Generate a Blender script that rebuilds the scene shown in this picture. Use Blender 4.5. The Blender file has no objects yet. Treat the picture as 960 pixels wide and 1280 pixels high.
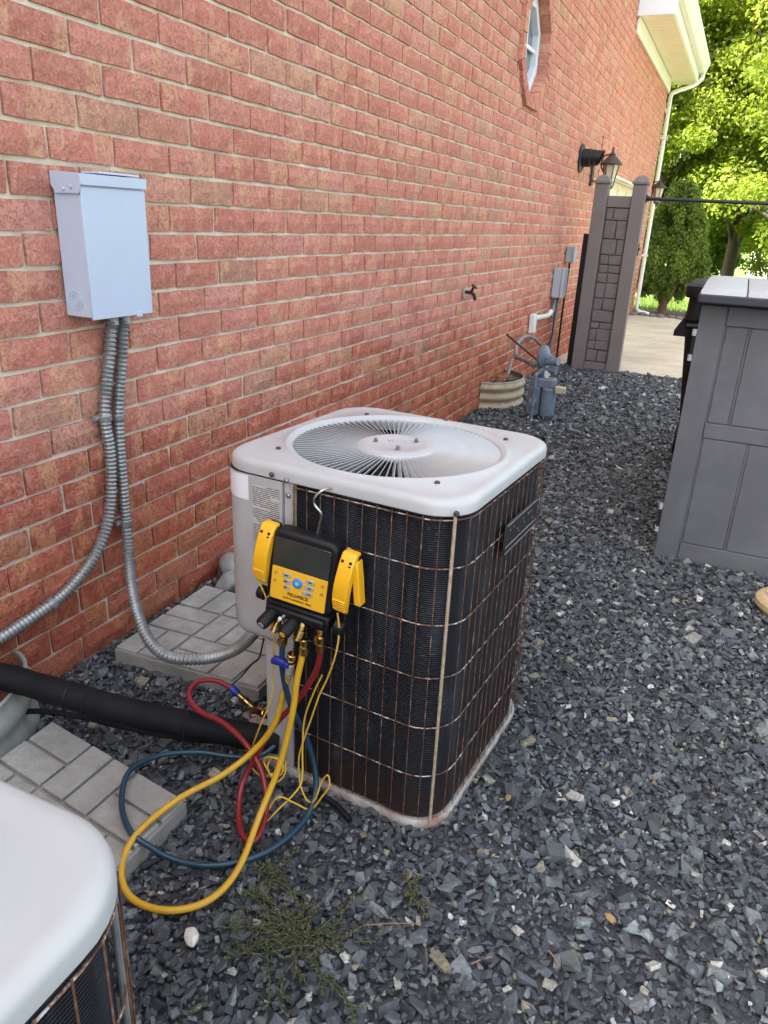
import bpy, bmesh, math, random
import numpy as np
from mathutils import Vector, Matrix

random.seed(7)
RNG = np.random.default_rng(7)
scene = bpy.context.scene
COL = scene.collection
R = math.radians
PI = math.pi

# ------------------------------------------------------------------ camera
CAM = Vector((1.6099, 0.0, 1.3039))
PITCH, YAW, ROLL, FPX = -0.375765, 0.414216, 0.046050, 925.15   # FPX: focal length for a 960 px wide frame
fw = Vector((-math.sin(YAW) * math.cos(PITCH), math.cos(YAW) * math.cos(PITCH), math.sin(PITCH)))
rt = Vector((math.cos(YAW), math.sin(YAW), 0.0))
up = rt.cross(fw)
rt2 = rt * math.cos(ROLL) + up * math.sin(ROLL)
up2 = up * math.cos(ROLL) - rt * math.sin(ROLL)
cd = bpy.data.cameras.new('camera')
cam = bpy.data.objects.new('camera', cd)
COL.objects.link(cam)
cam.matrix_world = Matrix(((rt2.x, up2.x, -fw.x, CAM.x), (rt2.y, up2.y, -fw.y, CAM.y), (rt2.z, up2.z, -fw.z, CAM.z), (0, 0, 0, 1)))
cd.sensor_fit = 'HORIZONTAL'
cd.sensor_width = 36.0
cd.lens = FPX / 960.0 * 36.0
cd.clip_start = 0.02
cd.clip_end = 2000.0
scene.camera = cam

# ------------------------------------------------------------------ sky, sun, exposure
TO_SUN = Vector((-0.38, -0.50, 0.78)).normalized()
elev = math.asin(TO_SUN.z)
azim = math.atan2(TO_SUN.x, TO_SUN.y)
world = bpy.data.worlds.new('World')
scene.world = world
world.use_nodes = True
wn = world.node_tree.nodes
wl = world.node_tree.links
wn.clear()
sky = wn.new('ShaderNodeTexSky')
sky.sky_type = 'NISHITA'
sky.sun_disc = False
sky.sun_elevation = elev
sky.sun_rotation = azim % (2 * PI)
sky.air_density = 1.0
sky.dust_density = 4.0
sky.ozone_density = 1.0
hs = wn.new('ShaderNodeHueSaturation')
hs.inputs['Saturation'].default_value = 0.42
bgn = wn.new('ShaderNodeBackground')
bgn.inputs['Strength'].default_value = 0.15
won = wn.new('ShaderNodeOutputWorld')
wl.new(sky.outputs[0], hs.inputs['Color'])
wl.new(hs.outputs[0], bgn.inputs['Color'])
wl.new(bgn.outputs[0], won.inputs[0])
sd = bpy.data.lights.new('sun', 'SUN')
sd.energy = 5.0
sd.angle = R(0.5)
sd.color = (1.0, 0.95, 0.87)
sun = bpy.data.objects.new('sun', sd)
COL.objects.link(sun)
sun.location = (-20, -8, 30)
sun.rotation_euler = (-TO_SUN).to_track_quat('-Z', 'Y').to_euler()
vs = scene.view_settings
vs.view_transform = 'Standard'
vs.look = 'None'
vs.exposure = 2.2
vs.gamma = 1.0
vs.use_curve_mapping = False
scene.cycles.max_bounces = 6
scene.cycles.use_denoising = True


# ------------------------------------------------------------------ materials
def nodes_of(m):
    m.use_nodes = True
    nt = m.node_tree
    nt.nodes.clear()
    out = nt.nodes.new('ShaderNodeOutputMaterial')
    b = nt.nodes.new('ShaderNodeBsdfPrincipled')
    nt.links.new(b.outputs[0], out.inputs[0])
    return nt, b


def ramp(nt, src, stops, interp='LINEAR'):
    r = nt.nodes.new('ShaderNodeValToRGB')
    r.color_ramp.interpolation = interp
    els = r.color_ramp.elements
    while len(els) < len(stops):
        els.new(0.5)
    for e, (p, c) in zip(els, stops):
        e.position = p
        e.color = (c[0], c[1], c[2], 1)
    nt.links.new(src, r.inputs[0])
    return r.outputs[0]


def coords(nt, which='Object', scale=(1, 1, 1), offset=None):
    tc = nt.nodes.new('ShaderNodeTexCoord')
    if which == 'World':
        src = nt.nodes.new('ShaderNodeNewGeometry').outputs['Position']
    else:
        src = tc.outputs[which]
    mp = nt.nodes.new('ShaderNodeMapping')
    mp.inputs['Scale'].default_value = scale
    nt.links.new(src, mp.inputs['Vector'])
    return mp.outputs[0]


def noise(nt, vec, scale, detail=4, rough=0.6, dist=0.0):
    n = nt.nodes.new('ShaderNodeTexNoise')
    n.inputs['Scale'].default_value = scale
    n.inputs['Detail'].default_value = detail
    n.inputs['Roughness'].default_value = rough
    n.inputs['Distortion'].default_value = dist
    if vec is not None:
        nt.links.new(vec, n.inputs['Vector'])
    return n.outputs['Fac']


def mix(nt, fac, a, b, mode='MIX'):
    m = nt.nodes.new('ShaderNodeMix')
    m.data_type = 'RGBA'
    m.blend_type = mode
    for sock, v in ((m.inputs['Factor'], fac), (m.inputs['A'], a), (m.inputs['B'], b)):
        pass
    ins = [i for i in m.inputs if i.enabled]
    # Factor, A, B for RGBA
    for i, v in zip((m.inputs[0], m.inputs[6], m.inputs[7]), (fac, a, b)):
        if isinstance(v, (int, float)):
            i.default_value = v
        elif isinstance(v, tuple):
            i.default_value = (v[0], v[1], v[2], 1)
        else:
            nt.links.new(v, i)
    return m.outputs[2]


def mth(nt, op, a, b=0.0, c=0.0):
    m = nt.nodes.new('ShaderNodeMath')
    m.operation = op
    for i, v in zip(m.inputs, (a, b, c)):
        if isinstance(v, (int, float)):
            i.default_value = v
        else:
            nt.links.new(v, i)
    return m.outputs[0]


def bump(nt, b, h, strength=0.3, dist=0.002):
    n = nt.nodes.new('ShaderNodeBump')
    n.inputs['Strength'].default_value = strength
    n.inputs['Distance'].default_value = dist
    nt.links.new(h, n.inputs['Height'])
    nt.links.new(n.outputs[0], b.inputs['Normal'])


def plain(name, col, rough=0.5, metal=0.0, var=0.15, scale=30.0, bmp=0.1, spec=0.5, dirt=None, dirt_amt=0.0, dirt_scale=6.0, coat=0.0, space='Object', bdist=0.001):
    m = bpy.data.materials.new(name)
    nt, b = nodes_of(m)
    v = coords(nt, space)
    n1 = noise(nt, v, scale)
    c0 = tuple(x * (1 - var) for x in col)
    c1 = tuple(min(1, x * (1 + var)) for x in col)
    c = ramp(nt, n1, [(0.3, c0), (0.7, c1)])
    if dirt is not None:
        n2 = noise(nt, v, dirt_scale, 6, 0.7)
        f = ramp(nt, n2, [(0.52 - 0.12 * dirt_amt, (0, 0, 0)), (0.62, (dirt_amt,) * 3)])
        c = mix(nt, f, c, dirt)
    nt.links.new(c, b.inputs['Base Color'])
    b.inputs['Roughness'].default_value = rough
    b.inputs['Metallic'].default_value = metal
    b.inputs['Specular IOR Level'].default_value = spec
    b.inputs['Coat Weight'].default_value = coat
    if bmp > 0:
        bump(nt, b, noise(nt, v, scale * 3, 3), bmp, bdist)
    return m


def attr(nt, name, kind):
    a = nt.nodes.new('ShaderNodeAttribute')
    a.attribute_name = name
    a.attribute_type = kind
    return a.outputs['Fac']


def brick_material():
    m = bpy.data.materials.new('brick')
    nt, b = nodes_of(m)
    rnd = mth(nt, 'ADD', attr(nt, 'rnd', 'OBJECT'), attr(nt, 'rnd', 'GEOMETRY'))
    base = ramp(nt, rnd, [(0.0, (0.40, 0.098, 0.058)), (0.10, (0.54, 0.145, 0.090)), (0.22, (0.62, 0.200, 0.140)), (0.34, (0.46, 0.115, 0.070)), (0.46, (0.60, 0.165, 0.105)),
                          (0.56, (0.64, 0.255, 0.205)), (0.66, (0.50, 0.128, 0.078)), (0.76, (0.62, 0.215, 0.150)), (0.83, (0.44, 0.110, 0.066)), (0.875, (0.54, 0.285, 0.155)), (0.935, (0.30, 0.180, 0.104)), (0.97, (0.50, 0.27, 0.15)), (1.0, (0.62, 0.30, 0.24))])
    gp = nt.nodes.new('ShaderNodeNewGeometry').outputs['Position']
    sep = nt.nodes.new('ShaderNodeSeparateXYZ')
    nt.links.new(gp, sep.inputs[0])
    # blocks of a paler clay that cross a brick from top to bottom
    cmb = nt.nodes.new('ShaderNodeCombineXYZ')
    nt.links.new(mth(nt, 'MULTIPLY', sep.outputs[1], 10.0), cmb.inputs[0])
    nt.links.new(mth(nt, 'MULTIPLY', rnd, 137.0), cmb.inputs[1])
    nt.links.new(mth(nt, 'MULTIPLY', sep.outputs[2], 3.0), cmb.inputs[2])
    band = noise(nt, cmb.outputs[0], 1.0, 3, 0.55)
    bf = ramp(nt, band, [(0.55, (0, 0, 0)), (0.58, (0.62, 0.62, 0.62))])
    base = mix(nt, bf, base, (0.72, 0.41, 0.205))
    # pink scuffed skin in patches, each brick cut from another spot of the clay
    shift = nt.nodes.new('ShaderNodeCombineXYZ')
    nt.links.new(mth(nt, 'MULTIPLY', rnd, 31.0), shift.inputs[0])
    vadd = nt.nodes.new('ShaderNodeVectorMath')
    vadd.operation = 'ADD'
    nt.links.new(gp, vadd.inputs[0])
    nt.links.new(shift.outputs[0], vadd.inputs[1])
    bp = vadd.outputs[0]
    blot = noise(nt, bp, 30.0, 4, 0.65, 0.8)
    base = mix(nt, ramp(nt, blot, [(0.48, (0, 0, 0)), (0.62, (0.58, 0.58, 0.58))]), base, (0.72, 0.365, 0.29))
    # fire-darkened blotches and drag marks
    dk = noise(nt, bp, 58.0, 3, 0.68, 1.0)
    base = mix(nt, ramp(nt, dk, [(0.49, (0, 0, 0)), (0.62, (0.72, 0.72, 0.72))]), base, (0.34, 0.070, 0.040))
    # grit
    gr = noise(nt, gp, 125.0, 2, 0.6)
    base = mix(nt, ramp(nt, gr, [(0.58, (0, 0, 0)), (0.68, (0.8, 0.8, 0.8))]), base, (0.17, 0.045, 0.03))
    base = mix(nt, ramp(nt, gr, [(0.30, (0.6, 0.6, 0.6)), (0.40, (0, 0, 0))]), base, (0.78, 0.48, 0.38))
    # sky light painted in: bottom courses darker and more orange, upper ones paler pink
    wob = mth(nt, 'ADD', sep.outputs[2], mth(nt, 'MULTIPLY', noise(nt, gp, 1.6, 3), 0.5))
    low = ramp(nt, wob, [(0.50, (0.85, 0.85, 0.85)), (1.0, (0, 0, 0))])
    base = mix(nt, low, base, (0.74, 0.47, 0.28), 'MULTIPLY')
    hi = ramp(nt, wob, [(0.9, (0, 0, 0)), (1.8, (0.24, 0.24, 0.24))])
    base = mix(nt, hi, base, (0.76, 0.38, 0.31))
    base = mix(nt, 0.13, base, (0.42, 0.31, 0.26))
    nt.links.new(base, b.inputs['Base Color'])
    b.inputs['Roughness'].default_value = 0.95
    b.inputs['Specular IOR Level'].default_value = 0.1
    h = mth(nt, 'SUBTRACT', mth(nt, 'MULTIPLY', noise(nt, gp, 95.0, 7, 0.8), 1.4), mth(nt, 'MULTIPLY', dk, 1.6))
    bump(nt, b, h, 0.8, 0.005)
    return m


def mortar_material():
    m = bpy.data.materials.new('mortar')
    nt, b = nodes_of(m)
    gp = coords(nt, 'World')
    n = noise(nt, gp, 14.0, 5, 0.6)
    c = ramp(nt, n, [(0.3, (0.52, 0.46, 0.36)), (0.7, (0.76, 0.69, 0.57))])
    g = noise(nt, gp, 300.0, 3, 0.7)
    c = mix(nt, ramp(nt, g, [(0.6, (0, 0, 0)), (0.72, (0.6, 0.6, 0.6))]), c, (0.16, 0.14, 0.12))
    nt.links.new(c, b.inputs['Base Color'])
    b.inputs['Roughness'].default_value = 0.95
    bump(nt, b, noise(nt, gp, 160.0, 4, 0.7), 0.8, 0.003)
    return m


def gravel_material():
    m = bpy.data.materials.new('slate_chips')
    nt, b = nodes_of(m)
    rnd = attr(nt, 'rnd', 'GEOMETRY')
    c = ramp(nt, rnd, [(0.0, (0.020, 0.024, 0.028)), (0.32, (0.042, 0.049, 0.056)), (0.58, (0.076, 0.086, 0.094)), (0.70, (0.058, 0.073, 0.081)), (0.80, (0.165, 0.185, 0.193)),
                       (0.89, (0.110, 0.118, 0.108)), (0.935, (0.26, 0.30, 0.315)), (0.962, (0.24, 0.205, 0.13)), (0.98, (0.36, 0.34, 0.29)), (1.0, (0.62, 0.61, 0.57))])
    gp = coords(nt, 'World')
    n = noise(nt, gp, 130.0, 4, 0.65)
    c = mix(nt, ramp(nt, n, [(0.42, (0.55, 0.55, 0.55)), (0.62, (0, 0, 0))]), c, (0.05, 0.055, 0.062))
    n2 = noise(nt, gp, 60.0, 3, 0.6)
    c = mix(nt, ramp(nt, n2, [(0.6, (0, 0, 0)), (0.75, (0.4, 0.4, 0.4))]), c, (0.27, 0.29, 0.30))
    nt.links.new(c, b.inputs['Base Color'])
    b.inputs['Roughness'].default_value = 0.62
    bump(nt, b, noise(nt, gp, 260.0, 3, 0.7), 0.5, 0.0015)
    return m


def coil_material():
    m = bpy.data.materials.new('coil_fins')
    nt, b = nodes_of(m)
    v = coords(nt, 'Object')
    sep = nt.nodes.new('ShaderNodeSeparateXYZ')
    nt.links.new(v, sep.inputs[0])
    w = mth(nt, 'ADD', mth(nt, 'MULTIPLY', mth(nt, 'SINE', mth(nt, 'MULTIPLY', sep.outputs[2], 2 * PI / 0.0048)), 0.5), 0.5)
    n = noise(nt, v, 9.0, 6, 0.7)
    c = ramp(nt, w, [(0.15, (0.0020, 0.0022, 0.0030)), (0.85, (0.015, 0.017, 0.024))])
    sp = noise(nt, coords(nt, 'Object', (90, 90, 260)), 1.0, 2, 0.6)
    c = mix(nt, mth(nt, 'MULTIPLY', ramp(nt, sp, [(0.55, (0, 0, 0)), (0.68, (1, 1, 1))]), ramp(nt, n, [(0.48, (0, 0, 0)), (0.7, (0.55, 0.55, 0.55))])), c, (0.115, 0.125, 0.145))
    stk = noise(nt, coords(nt, 'Object', (26, 26, 3.2)), 1.0, 3, 0.6)
    c = mix(nt, mth(nt, 'MULTIPLY', ramp(nt, stk, [(0.50, (0, 0, 0)), (0.68, (0.75, 0.75, 0.75))]), w), c, (0.055, 0.066, 0.086))
    # rust that has run down on to the bottom fins
    rl = ramp(nt, mth(nt, 'SUBTRACT', sep.outputs[2], mth(nt, 'MULTIPLY', n, 0.16)), [(0.0, (0.6, 0.6, 0.6)), (0.03, (0, 0, 0))])
    c = mix(nt, rl, c, (0.020, 0.0085, 0.0045))
    nt.links.new(c, b.inputs['Base Color'])
    b.inputs['Roughness'].default_value = 0.6
    b.inputs['Specular IOR Level'].default_value = 0.2
    bump(nt, b, w, 0.7, 0.003)
    return m


def wire_material(name, stops):
    m = bpy.data.materials.new(name)
    nt, b = nodes_of(m)
    v = coords(nt, 'World')
    n = noise(nt, v, 42.0, 5, 0.75)
    c = ramp(nt, n, stops)
    nt.links.new(c, b.inputs['Base Color'])
    b.inputs['Roughness'].default_value = 0.75
    return m


def leaf_material(name, c0, c1, c2, tr=0.35):
    m = bpy.data.materials.new(name)
    m.use_nodes = True
    nt = m.node_tree
    nt.nodes.clear()
    out = nt.nodes.new('ShaderNodeOutputMaterial')
    rnd = attr(nt, 'rnd', 'GEOMETRY')
    c = ramp(nt, rnd, [(0.0, c0), (0.5, c1), (1.0, c2)])
    b = nt.nodes.new('ShaderNodeBsdfPrincipled')
    b.inputs['Roughness'].default_value = 0.55
    b.inputs['Specular IOR Level'].default_value = 0.3
    nt.links.new(c, b.inputs['Base Color'])
    t = nt.nodes.new('ShaderNodeBsdfTranslucent')
    nt.links.new(mix(nt, 1.0, c, (1.0, 1.0, 0.45), 'MULTIPLY'), t.inputs['Color'])
    mx = nt.nodes.new('ShaderNodeMixShader')
    mx.inputs[0].default_value = tr
    nt.links.new(b.outputs[0], mx.inputs[1])
    nt.links.new(t.outputs[0], mx.inputs[2])
    nt.links.new(mx.outputs[0], out.inputs[0])
    return m


def sticker_material():
    m = bpy.data.materials.new('printed_label')
    nt, b = nodes_of(m)
    v = coords(nt, 'Object')
    sep = nt.nodes.new('ShaderNodeSeparateXYZ')
    nt.links.new(v, sep.inputs[0])
    line = mth(nt, 'SINE', mth(nt, 'MULTIPLY', sep.outputs[2], 2 * PI / 0.0046))
    lm = ramp(nt, line, [(0.0, (0, 0, 0)), (0.25, (1, 1, 1))])
    wrd = noise(nt, coords(nt, 'Object', (260, 1, 110)), 1.0, 2, 0.6)
    wm = ramp(nt, wrd, [(0.36, (0, 0, 0)), (0.42, (1, 1, 1))])
    para = noise(nt, coords(nt, 'Object', (12, 1, 70)), 1.0, 1, 0.5)
    pm = ramp(nt, para, [(0.34, (0, 0, 0)), (0.37, (1, 1, 1))])
    f = mth(nt, 'MULTIPLY', mth(nt, 'MULTIPLY', lm, wm), pm)
    c = mix(nt, f, (0.47, 0.46, 0.44), (0.06, 0.06, 0.06))
    nt.links.new(c, b.inputs['Base Color'])
    b.inputs['Roughness'].default_value = 0.5
    return m


def concrete_material(name, col, scale=8.0, dark=(0.2, 0.19, 0.17)):
    m = bpy.data.materials.new(name)
    nt, b = nodes_of(m)
    v = coords(nt, 'World')
    n = noise(nt, v, scale, 6, 0.65)
    c = ramp(nt, n, [(0.3, tuple(x * 0.72 for x in col)), (0.7, tuple(x * 1.18 for x in col))])
    g = noise(nt, v, 220.0, 3, 0.7)
    c = mix(nt, ramp(nt, g, [(0.54, (0, 0, 0)), (0.68, (0.6, 0.6, 0.6))]), c, dark)
    g2 = noise(nt, v, 46.0, 4, 0.65)
    c = mix(nt, ramp(nt, g2, [(0.52, (0, 0, 0)), (0.66, (0.4, 0.4, 0.4))]), c, dark)
    st = noise(nt, v, 3.1, 4, 0.6, 0.8)
    c = mix(nt, ramp(nt, st, [(0.5, (0, 0, 0)), (0.68, (0.45, 0.45, 0.45))]), c, tuple(x * 0.62 for x in col))
    nt.links.new(c, b.inputs['Base Color'])
    b.inputs['Roughness'].default_value = 0.92
    bump(nt, b, mth(nt, 'ADD', noise(nt, v, 190.0, 4, 0.7), mth(nt, 'MULTIPLY', n, 1.5)), 0.5, 0.002)
    return m


M = {}
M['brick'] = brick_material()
M['mortar'] = mortar_material()
M['gravel'] = gravel_material()
M['coil'] = coil_material()
M['wire'] = wire_material('rusty_wire', [(0.36, (0.035, 0.016, 0.010)), (0.49, (0.13, 0.056, 0.032)), (0.54, (0.27, 0.18, 0.13)), (0.59, (0.50, 0.47, 0.43))])
M['wire_dark'] = wire_material('dark_rusty_wire', [(0.34, (0.022, 0.011, 0.008)), (0.46, (0.085, 0.036, 0.020)), (0.56, (0.14, 0.062, 0.034)), (0.66, (0.25, 0.18, 0.14))])
M['label'] = sticker_material()
M['slab'] = concrete_material('paver_concrete', (0.33, 0.325, 0.30), 14.0)
M['slab_side'] = concrete_material('paver_side', (0.27, 0.26, 0.235), 9.0)
M['drive'] = concrete_material('driveway_concrete', (0.58, 0.51, 0.38), 1.4)
M['ac_white'] = plain('ac_white_paint', (0.41, 0.42, 0.425), 0.42, 0, 0.05, 9, 0.05, dirt=(0.36, 0.36, 0.345), dirt_amt=0.3, dirt_scale=8)
M['ac_grey'] = plain('ac_grey_paint', (0.40, 0.405, 0.415), 0.42, 0, 0.05, 6, 0.03, dirt=(0.30, 0.26, 0.21), dirt_amt=0.30, dirt_scale=7)
M['pan'] = plain('base_pan_paint', (0.46, 0.45, 0.42), 0.5, 0, 0.1, 12, 0.05, dirt=(0.20, 0.085, 0.04), dirt_amt=0.8, dirt_scale=14)
M['tan_wire'] = plain('tan_wire_coating', (0.34, 0.27, 0.19), 0.6, 0, 0.3, 60, 0.1)
M['black_in'] = plain('cavity_black', (0.004, 0.004, 0.005), 0.9, 0, 0.2, 20, 0.0)
M['blade'] = plain('fan_blade_grey', (0.10, 0.105, 0.11), 0.5, 0.3, 0.2, 12, 0.05)
M['bolt'] = plain('zinc_bolt', (0.30, 0.29, 0.27), 0.42, 0.8, 0.35, 90, 0.2, dirt=(0.18, 0.09, 0.05), dirt_amt=0.6, dirt_scale=60)
M['bolt_dark'] = plain('dark_screw', (0.06, 0.055, 0.05), 0.5, 0.5, 0.3, 90, 0.2)
M['white_paper'] = plain('white_sticker', (0.70, 0.72, 0.76), 0.45, 0, 0.03, 10, 0.0)
M['emboss'] = plain('embossed_grey', (0.42, 0.43, 0.45), 0.4, 0, 0.05, 20, 0.0)
M['plate'] = plain('black_nameplate', (0.008, 0.009, 0.011), 0.4, 0, 0.2, 30, 0.05, spec=0.3)
M['plate_print'] = plain('silver_print', (0.26, 0.27, 0.29), 0.4, 0, 0.2, 60, 0.0)
M['rubber'] = plain('black_rubber', (0.0065, 0.007, 0.009), 0.5, 0, 0.25, 50, 0.12, spec=0.3)
M['foam'] = plain('pipe_foam', (0.0045, 0.0048, 0.0065), 0.7, 0, 0.35, 25, 0.4, spec=0.22, dirt=(0.016, 0.016, 0.017), dirt_amt=0.4, dirt_scale=9)
M['yellow'] = plain('yellow_plastic', (0.78, 0.40, 0.012), 0.38, 0, 0.06, 20, 0.04, dirt=(0.42, 0.22, 0.03), dirt_amt=0.25, dirt_scale=30)
M['face_yellow'] = plain('yellow_faceplate', (0.76, 0.41, 0.020), 0.42, 0, 0.04, 20, 0.02)
M['screen'] = plain('lcd_glass', (0.030, 0.034, 0.028), 0.07, 0, 0.2, 25, 0.0, coat=0.5)
M['button_grey'] = plain('button_grey', (0.33, 0.34, 0.34), 0.5, 0, 0.08, 40, 0.0)
M['button_blue'] = plain('button_blue', (0.03, 0.22, 0.62), 0.4, 0, 0.1, 40, 0.0)
M['button_blue_hi'] = plain('button_pale_blue', (0.22, 0.48, 0.80), 0.4, 0, 0.1, 40, 0.0)
M['print_black'] = plain('black_print', (0.015, 0.013, 0.010), 0.6, 0, 0.1, 40, 0.0)
M['print_brown'] = plain('brown_print', (0.42, 0.25, 0.06), 0.6, 0, 0.1, 40, 0.0)
M['brass'] = plain('brass', (0.50, 0.33, 0.115), 0.30, 1.0, 0.3, 60, 0.15, dirt=(0.16, 0.09, 0.035), dirt_amt=0.6, dirt_scale=45)
M['chrome'] = plain('steel', (0.50, 0.50, 0.49), 0.28, 1.0, 0.2, 40, 0.1)
M['hose_y'] = plain('yellow_hose_rubber', (0.56, 0.32, 0.018), 0.42, 0, 0.08, 14, 0.06, dirt=(0.36, 0.21, 0.03), dirt_amt=0.35, dirt_scale=16, space='World')
M['hose_r'] = plain('red_hose_rubber', (0.215, 0.013, 0.018), 0.38, 0, 0.12, 14, 0.06, dirt=(0.16, 0.02, 0.02), dirt_amt=0.4, dirt_scale=16, space='World')
M['hose_b'] = plain('blue_hose_rubber', (0.010, 0.040, 0.068), 0.38, 0, 0.15, 14, 0.06, space='World')
M['cable_y'] = plain('yellow_cable', (0.60, 0.38, 0.045), 0.45, 0, 0.1, 14, 0.0, space='World')
M['blue_plastic'] = plain('blue_plastic', (0.010, 0.022, 0.22), 0.4, 0, 0.1, 30, 0.0)
M['box_paint'] = plain('pale_blue_grey_enamel', (0.47, 0.54, 0.67), 0.42, 0, 0.03, 8, 0.05, dirt=(0.42, 0.48, 0.60), dirt_amt=0.5, dirt_scale=8)
M['galv'] = plain('galvanised_steel', (0.30, 0.31, 0.315), 0.40, 0.55, 0.25, 30, 0.15, dirt=(0.28, 0.27, 0.25), dirt_amt=0.6, dirt_scale=18)
M['galv_dull'] = plain('dull_galvanised', (0.34, 0.36, 0.34), 0.55, 0.35, 0.2, 18, 0.15, dirt=(0.30, 0.27, 0.20), dirt_amt=0.5, dirt_scale=7)
M['well_tan'] = plain('tan_galvanised', (0.36, 0.30, 0.21), 0.6, 0.2, 0.2, 9, 0.15, dirt=(0.22, 0.15, 0.09), dirt_amt=0.6, dirt_scale=8)
M['rust'] = plain('rust', (0.26, 0.10, 0.045), 0.85, 0, 0.4, 40, 0.4)
M['copper'] = plain('copper', (0.46, 0.20, 0.11), 0.38, 1.0, 0.25, 40, 0.1)
M['resin'] = plain('shed_grey_resin', (0.086, 0.088, 0.098), 0.62, 0, 0.06, 5, 0.18, dirt=(0.13, 0.135, 0.145), dirt_amt=0.4, dirt_scale=4, bdist=0.0015)
M['resin_lid_sheen'] = plain('shed_lid_sky_sheen', (0.34, 0.35, 0.37), 0.5, 0, 0.06, 7, 0.2)  # pale tone stands in for the sky reflected on the lid
M['resin_edge'] = plain('shed_lid_edge', (0.022, 0.023, 0.033), 0.55, 0, 0.1, 7, 0.1)
M['bin'] = plain('black_bin_plastic', (0.006, 0.0065, 0.0075), 0.5, 0, 0.2, 8, 0.2, spec=0.3)
M['vinyl'] = plain('taupe_vinyl', (0.145, 0.125, 0.120), 0.6, 0, 0.07, 5, 0.15)
M['stone_vinyl'] = plain('taupe_stone', (0.130, 0.112, 0.108), 0.75, 0, 0.18, 22, 0.6, bdist=0.004)
M['meter'] = plain('meter_paint', (0.135, 0.175, 0.225), 0.5, 0, 0.1, 18, 0.1, dirt=(0.06, 0.07, 0.085), dirt_amt=0.5, dirt_scale=10)
M['pipe_grey'] = plain('painted_pipe', (0.22, 0.235, 0.25), 0.5, 0.2, 0.15, 20, 0.1, dirt=(0.15, 0.10, 0.07), dirt_amt=0.5, dirt_scale=12)
M['util'] = plain('utility_grey', (0.33, 0.36, 0.40), 0.55, 0, 0.06, 12, 0.08)
M['pvc'] = plain('white_pvc', (0.66, 0.66, 0.63), 0.45, 0, 0.05, 12, 0.05)
M['cream'] = plain('cream_paint', (0.72, 0.64, 0.47), 0.55, 0, 0.05, 3, 0.05)
M['white_trim'] = plain('white_trim', (0.74, 0.72, 0.66), 0.5, 0, 0.04, 5, 0.05)
M['win_white'] = plain('window_white', (0.72, 0.75, 0.80), 0.4, 0, 0.03, 9, 0.03)
M['glass'] = plain('window_glass', (0.13, 0.16, 0.19), 0.05, 0, 0.1, 3, 0.0, spec=0.8)
M['lantern'] = plain('lantern_bronze', (0.060, 0.048, 0.040), 0.5, 0.4, 0.25, 30, 0.15)
M['lantern_glass'] = plain('frosted_glass', (0.52, 0.46, 0.36), 0.25, 0, 0.08, 12, 0.0)
M['vent'] = plain('vent_black', (0.008, 0.009, 0.013), 0.45, 0, 0.2, 20, 0.1, spec=0.35)
M['round_stone'] = plain('river_stone', (0.24, 0.24, 0.23), 0.75, 0, 0.25, 14, 0.4, bdist=0.003)
M['bed_stone'] = plain('bed_stone', (0.16, 0.145, 0.125), 0.85, 0, 0.3, 14, 0.4, bdist=0.003)
M['white_stone'] = plain('white_quartz', (0.62, 0.59, 0.52), 0.7, 0, 0.15, 60, 0.5, bdist=0.003)
M['tag'] = plain('aged_tag', (0.42, 0.38, 0.27), 0.7, 0, 0.1, 20, 0.05)
M['disc'] = plain('tan_disc', (0.42, 0.32, 0.175), 0.75, 0, 0.3, 22, 0.3, dirt=(0.30, 0.28, 0.17), dirt_amt=0.7, dirt_scale=9)
M['disc_top'] = plain('pale_pink_top', (0.52, 0.46, 0.46), 0.8, 0, 0.15, 40, 0.3)
M['bark'] = plain('bark', (0.115, 0.080, 0.058), 0.95, 0, 0.4, 6, 0.8, bdist=0.02)
M['bark_red'] = plain('bark_red', (0.17, 0.085, 0.055), 0.95, 0, 0.35, 14, 0.8, bdist=0.01)
M['twig'] = plain('dry_twig', (0.24, 0.16, 0.10), 0.9, 0, 0.3, 40, 0.2)
M['dry_leaf'] = plain('dry_leaf', (0.32, 0.20, 0.09), 0.85, 0, 0.3, 60, 0.2)
M['roof'] = plain('roof_shingle', (0.07, 0.065, 0.06), 0.95, 0, 0.3, 6, 0.3)
M['far_wall'] = plain('far_siding', (0.50, 0.45, 0.38), 0.8, 0, 0.06, 2, 0.0)
M['ground_dark'] = plain('dark_soil', (0.075, 0.080, 0.088), 0.95, 0, 0.4, 60, 0.6, space='World', bdist=0.01)
M['mulch'] = plain('mulch', (0.12, 0.080, 0.055), 0.95, 0, 0.5, 30, 0.8, space='World', bdist=0.02)
M['lawn'] = plain('lawn', (0.105, 0.175, 0.030), 0.95, 0, 0.35, 3, 0.5, space='World', bdist=0.03)
M['leaf_a'] = leaf_material('maple_leaf', (0.22, 0.28, 0.04), (0.32, 0.40, 0.065), (0.42, 0.48, 0.10), 0.62)
M['leaf_b'] = leaf_material('oak_leaf', (0.13, 0.20, 0.03), (0.20, 0.285, 0.05), (0.28, 0.36, 0.07), 0.58)
M['leaf_c'] = leaf_material('evergreen_leaf', (0.09, 0.145, 0.024), (0.15, 0.225, 0.036), (0.25, 0.33, 0.06), 0.38)
M['leaf_w'] = leaf_material('weed_leaf', (0.030, 0.050, 0.020), (0.052, 0.078, 0.030), (0.095, 0.122, 0.048), 0.15)
M['grass'] = leaf_material('grass_blade', (0.08, 0.15, 0.02), (0.12, 0.20, 0.03), (0.19, 0.25, 0.05), 0.3)


# ------------------------------------------------------------------ mesh helpers
def tag(o, label=None, cat=None, group=None, kind=None):
    if label: o['label'] = label
    if cat: o['category'] = cat
    if group: o['group'] = group
    if kind: o['kind'] = kind
    return o


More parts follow.
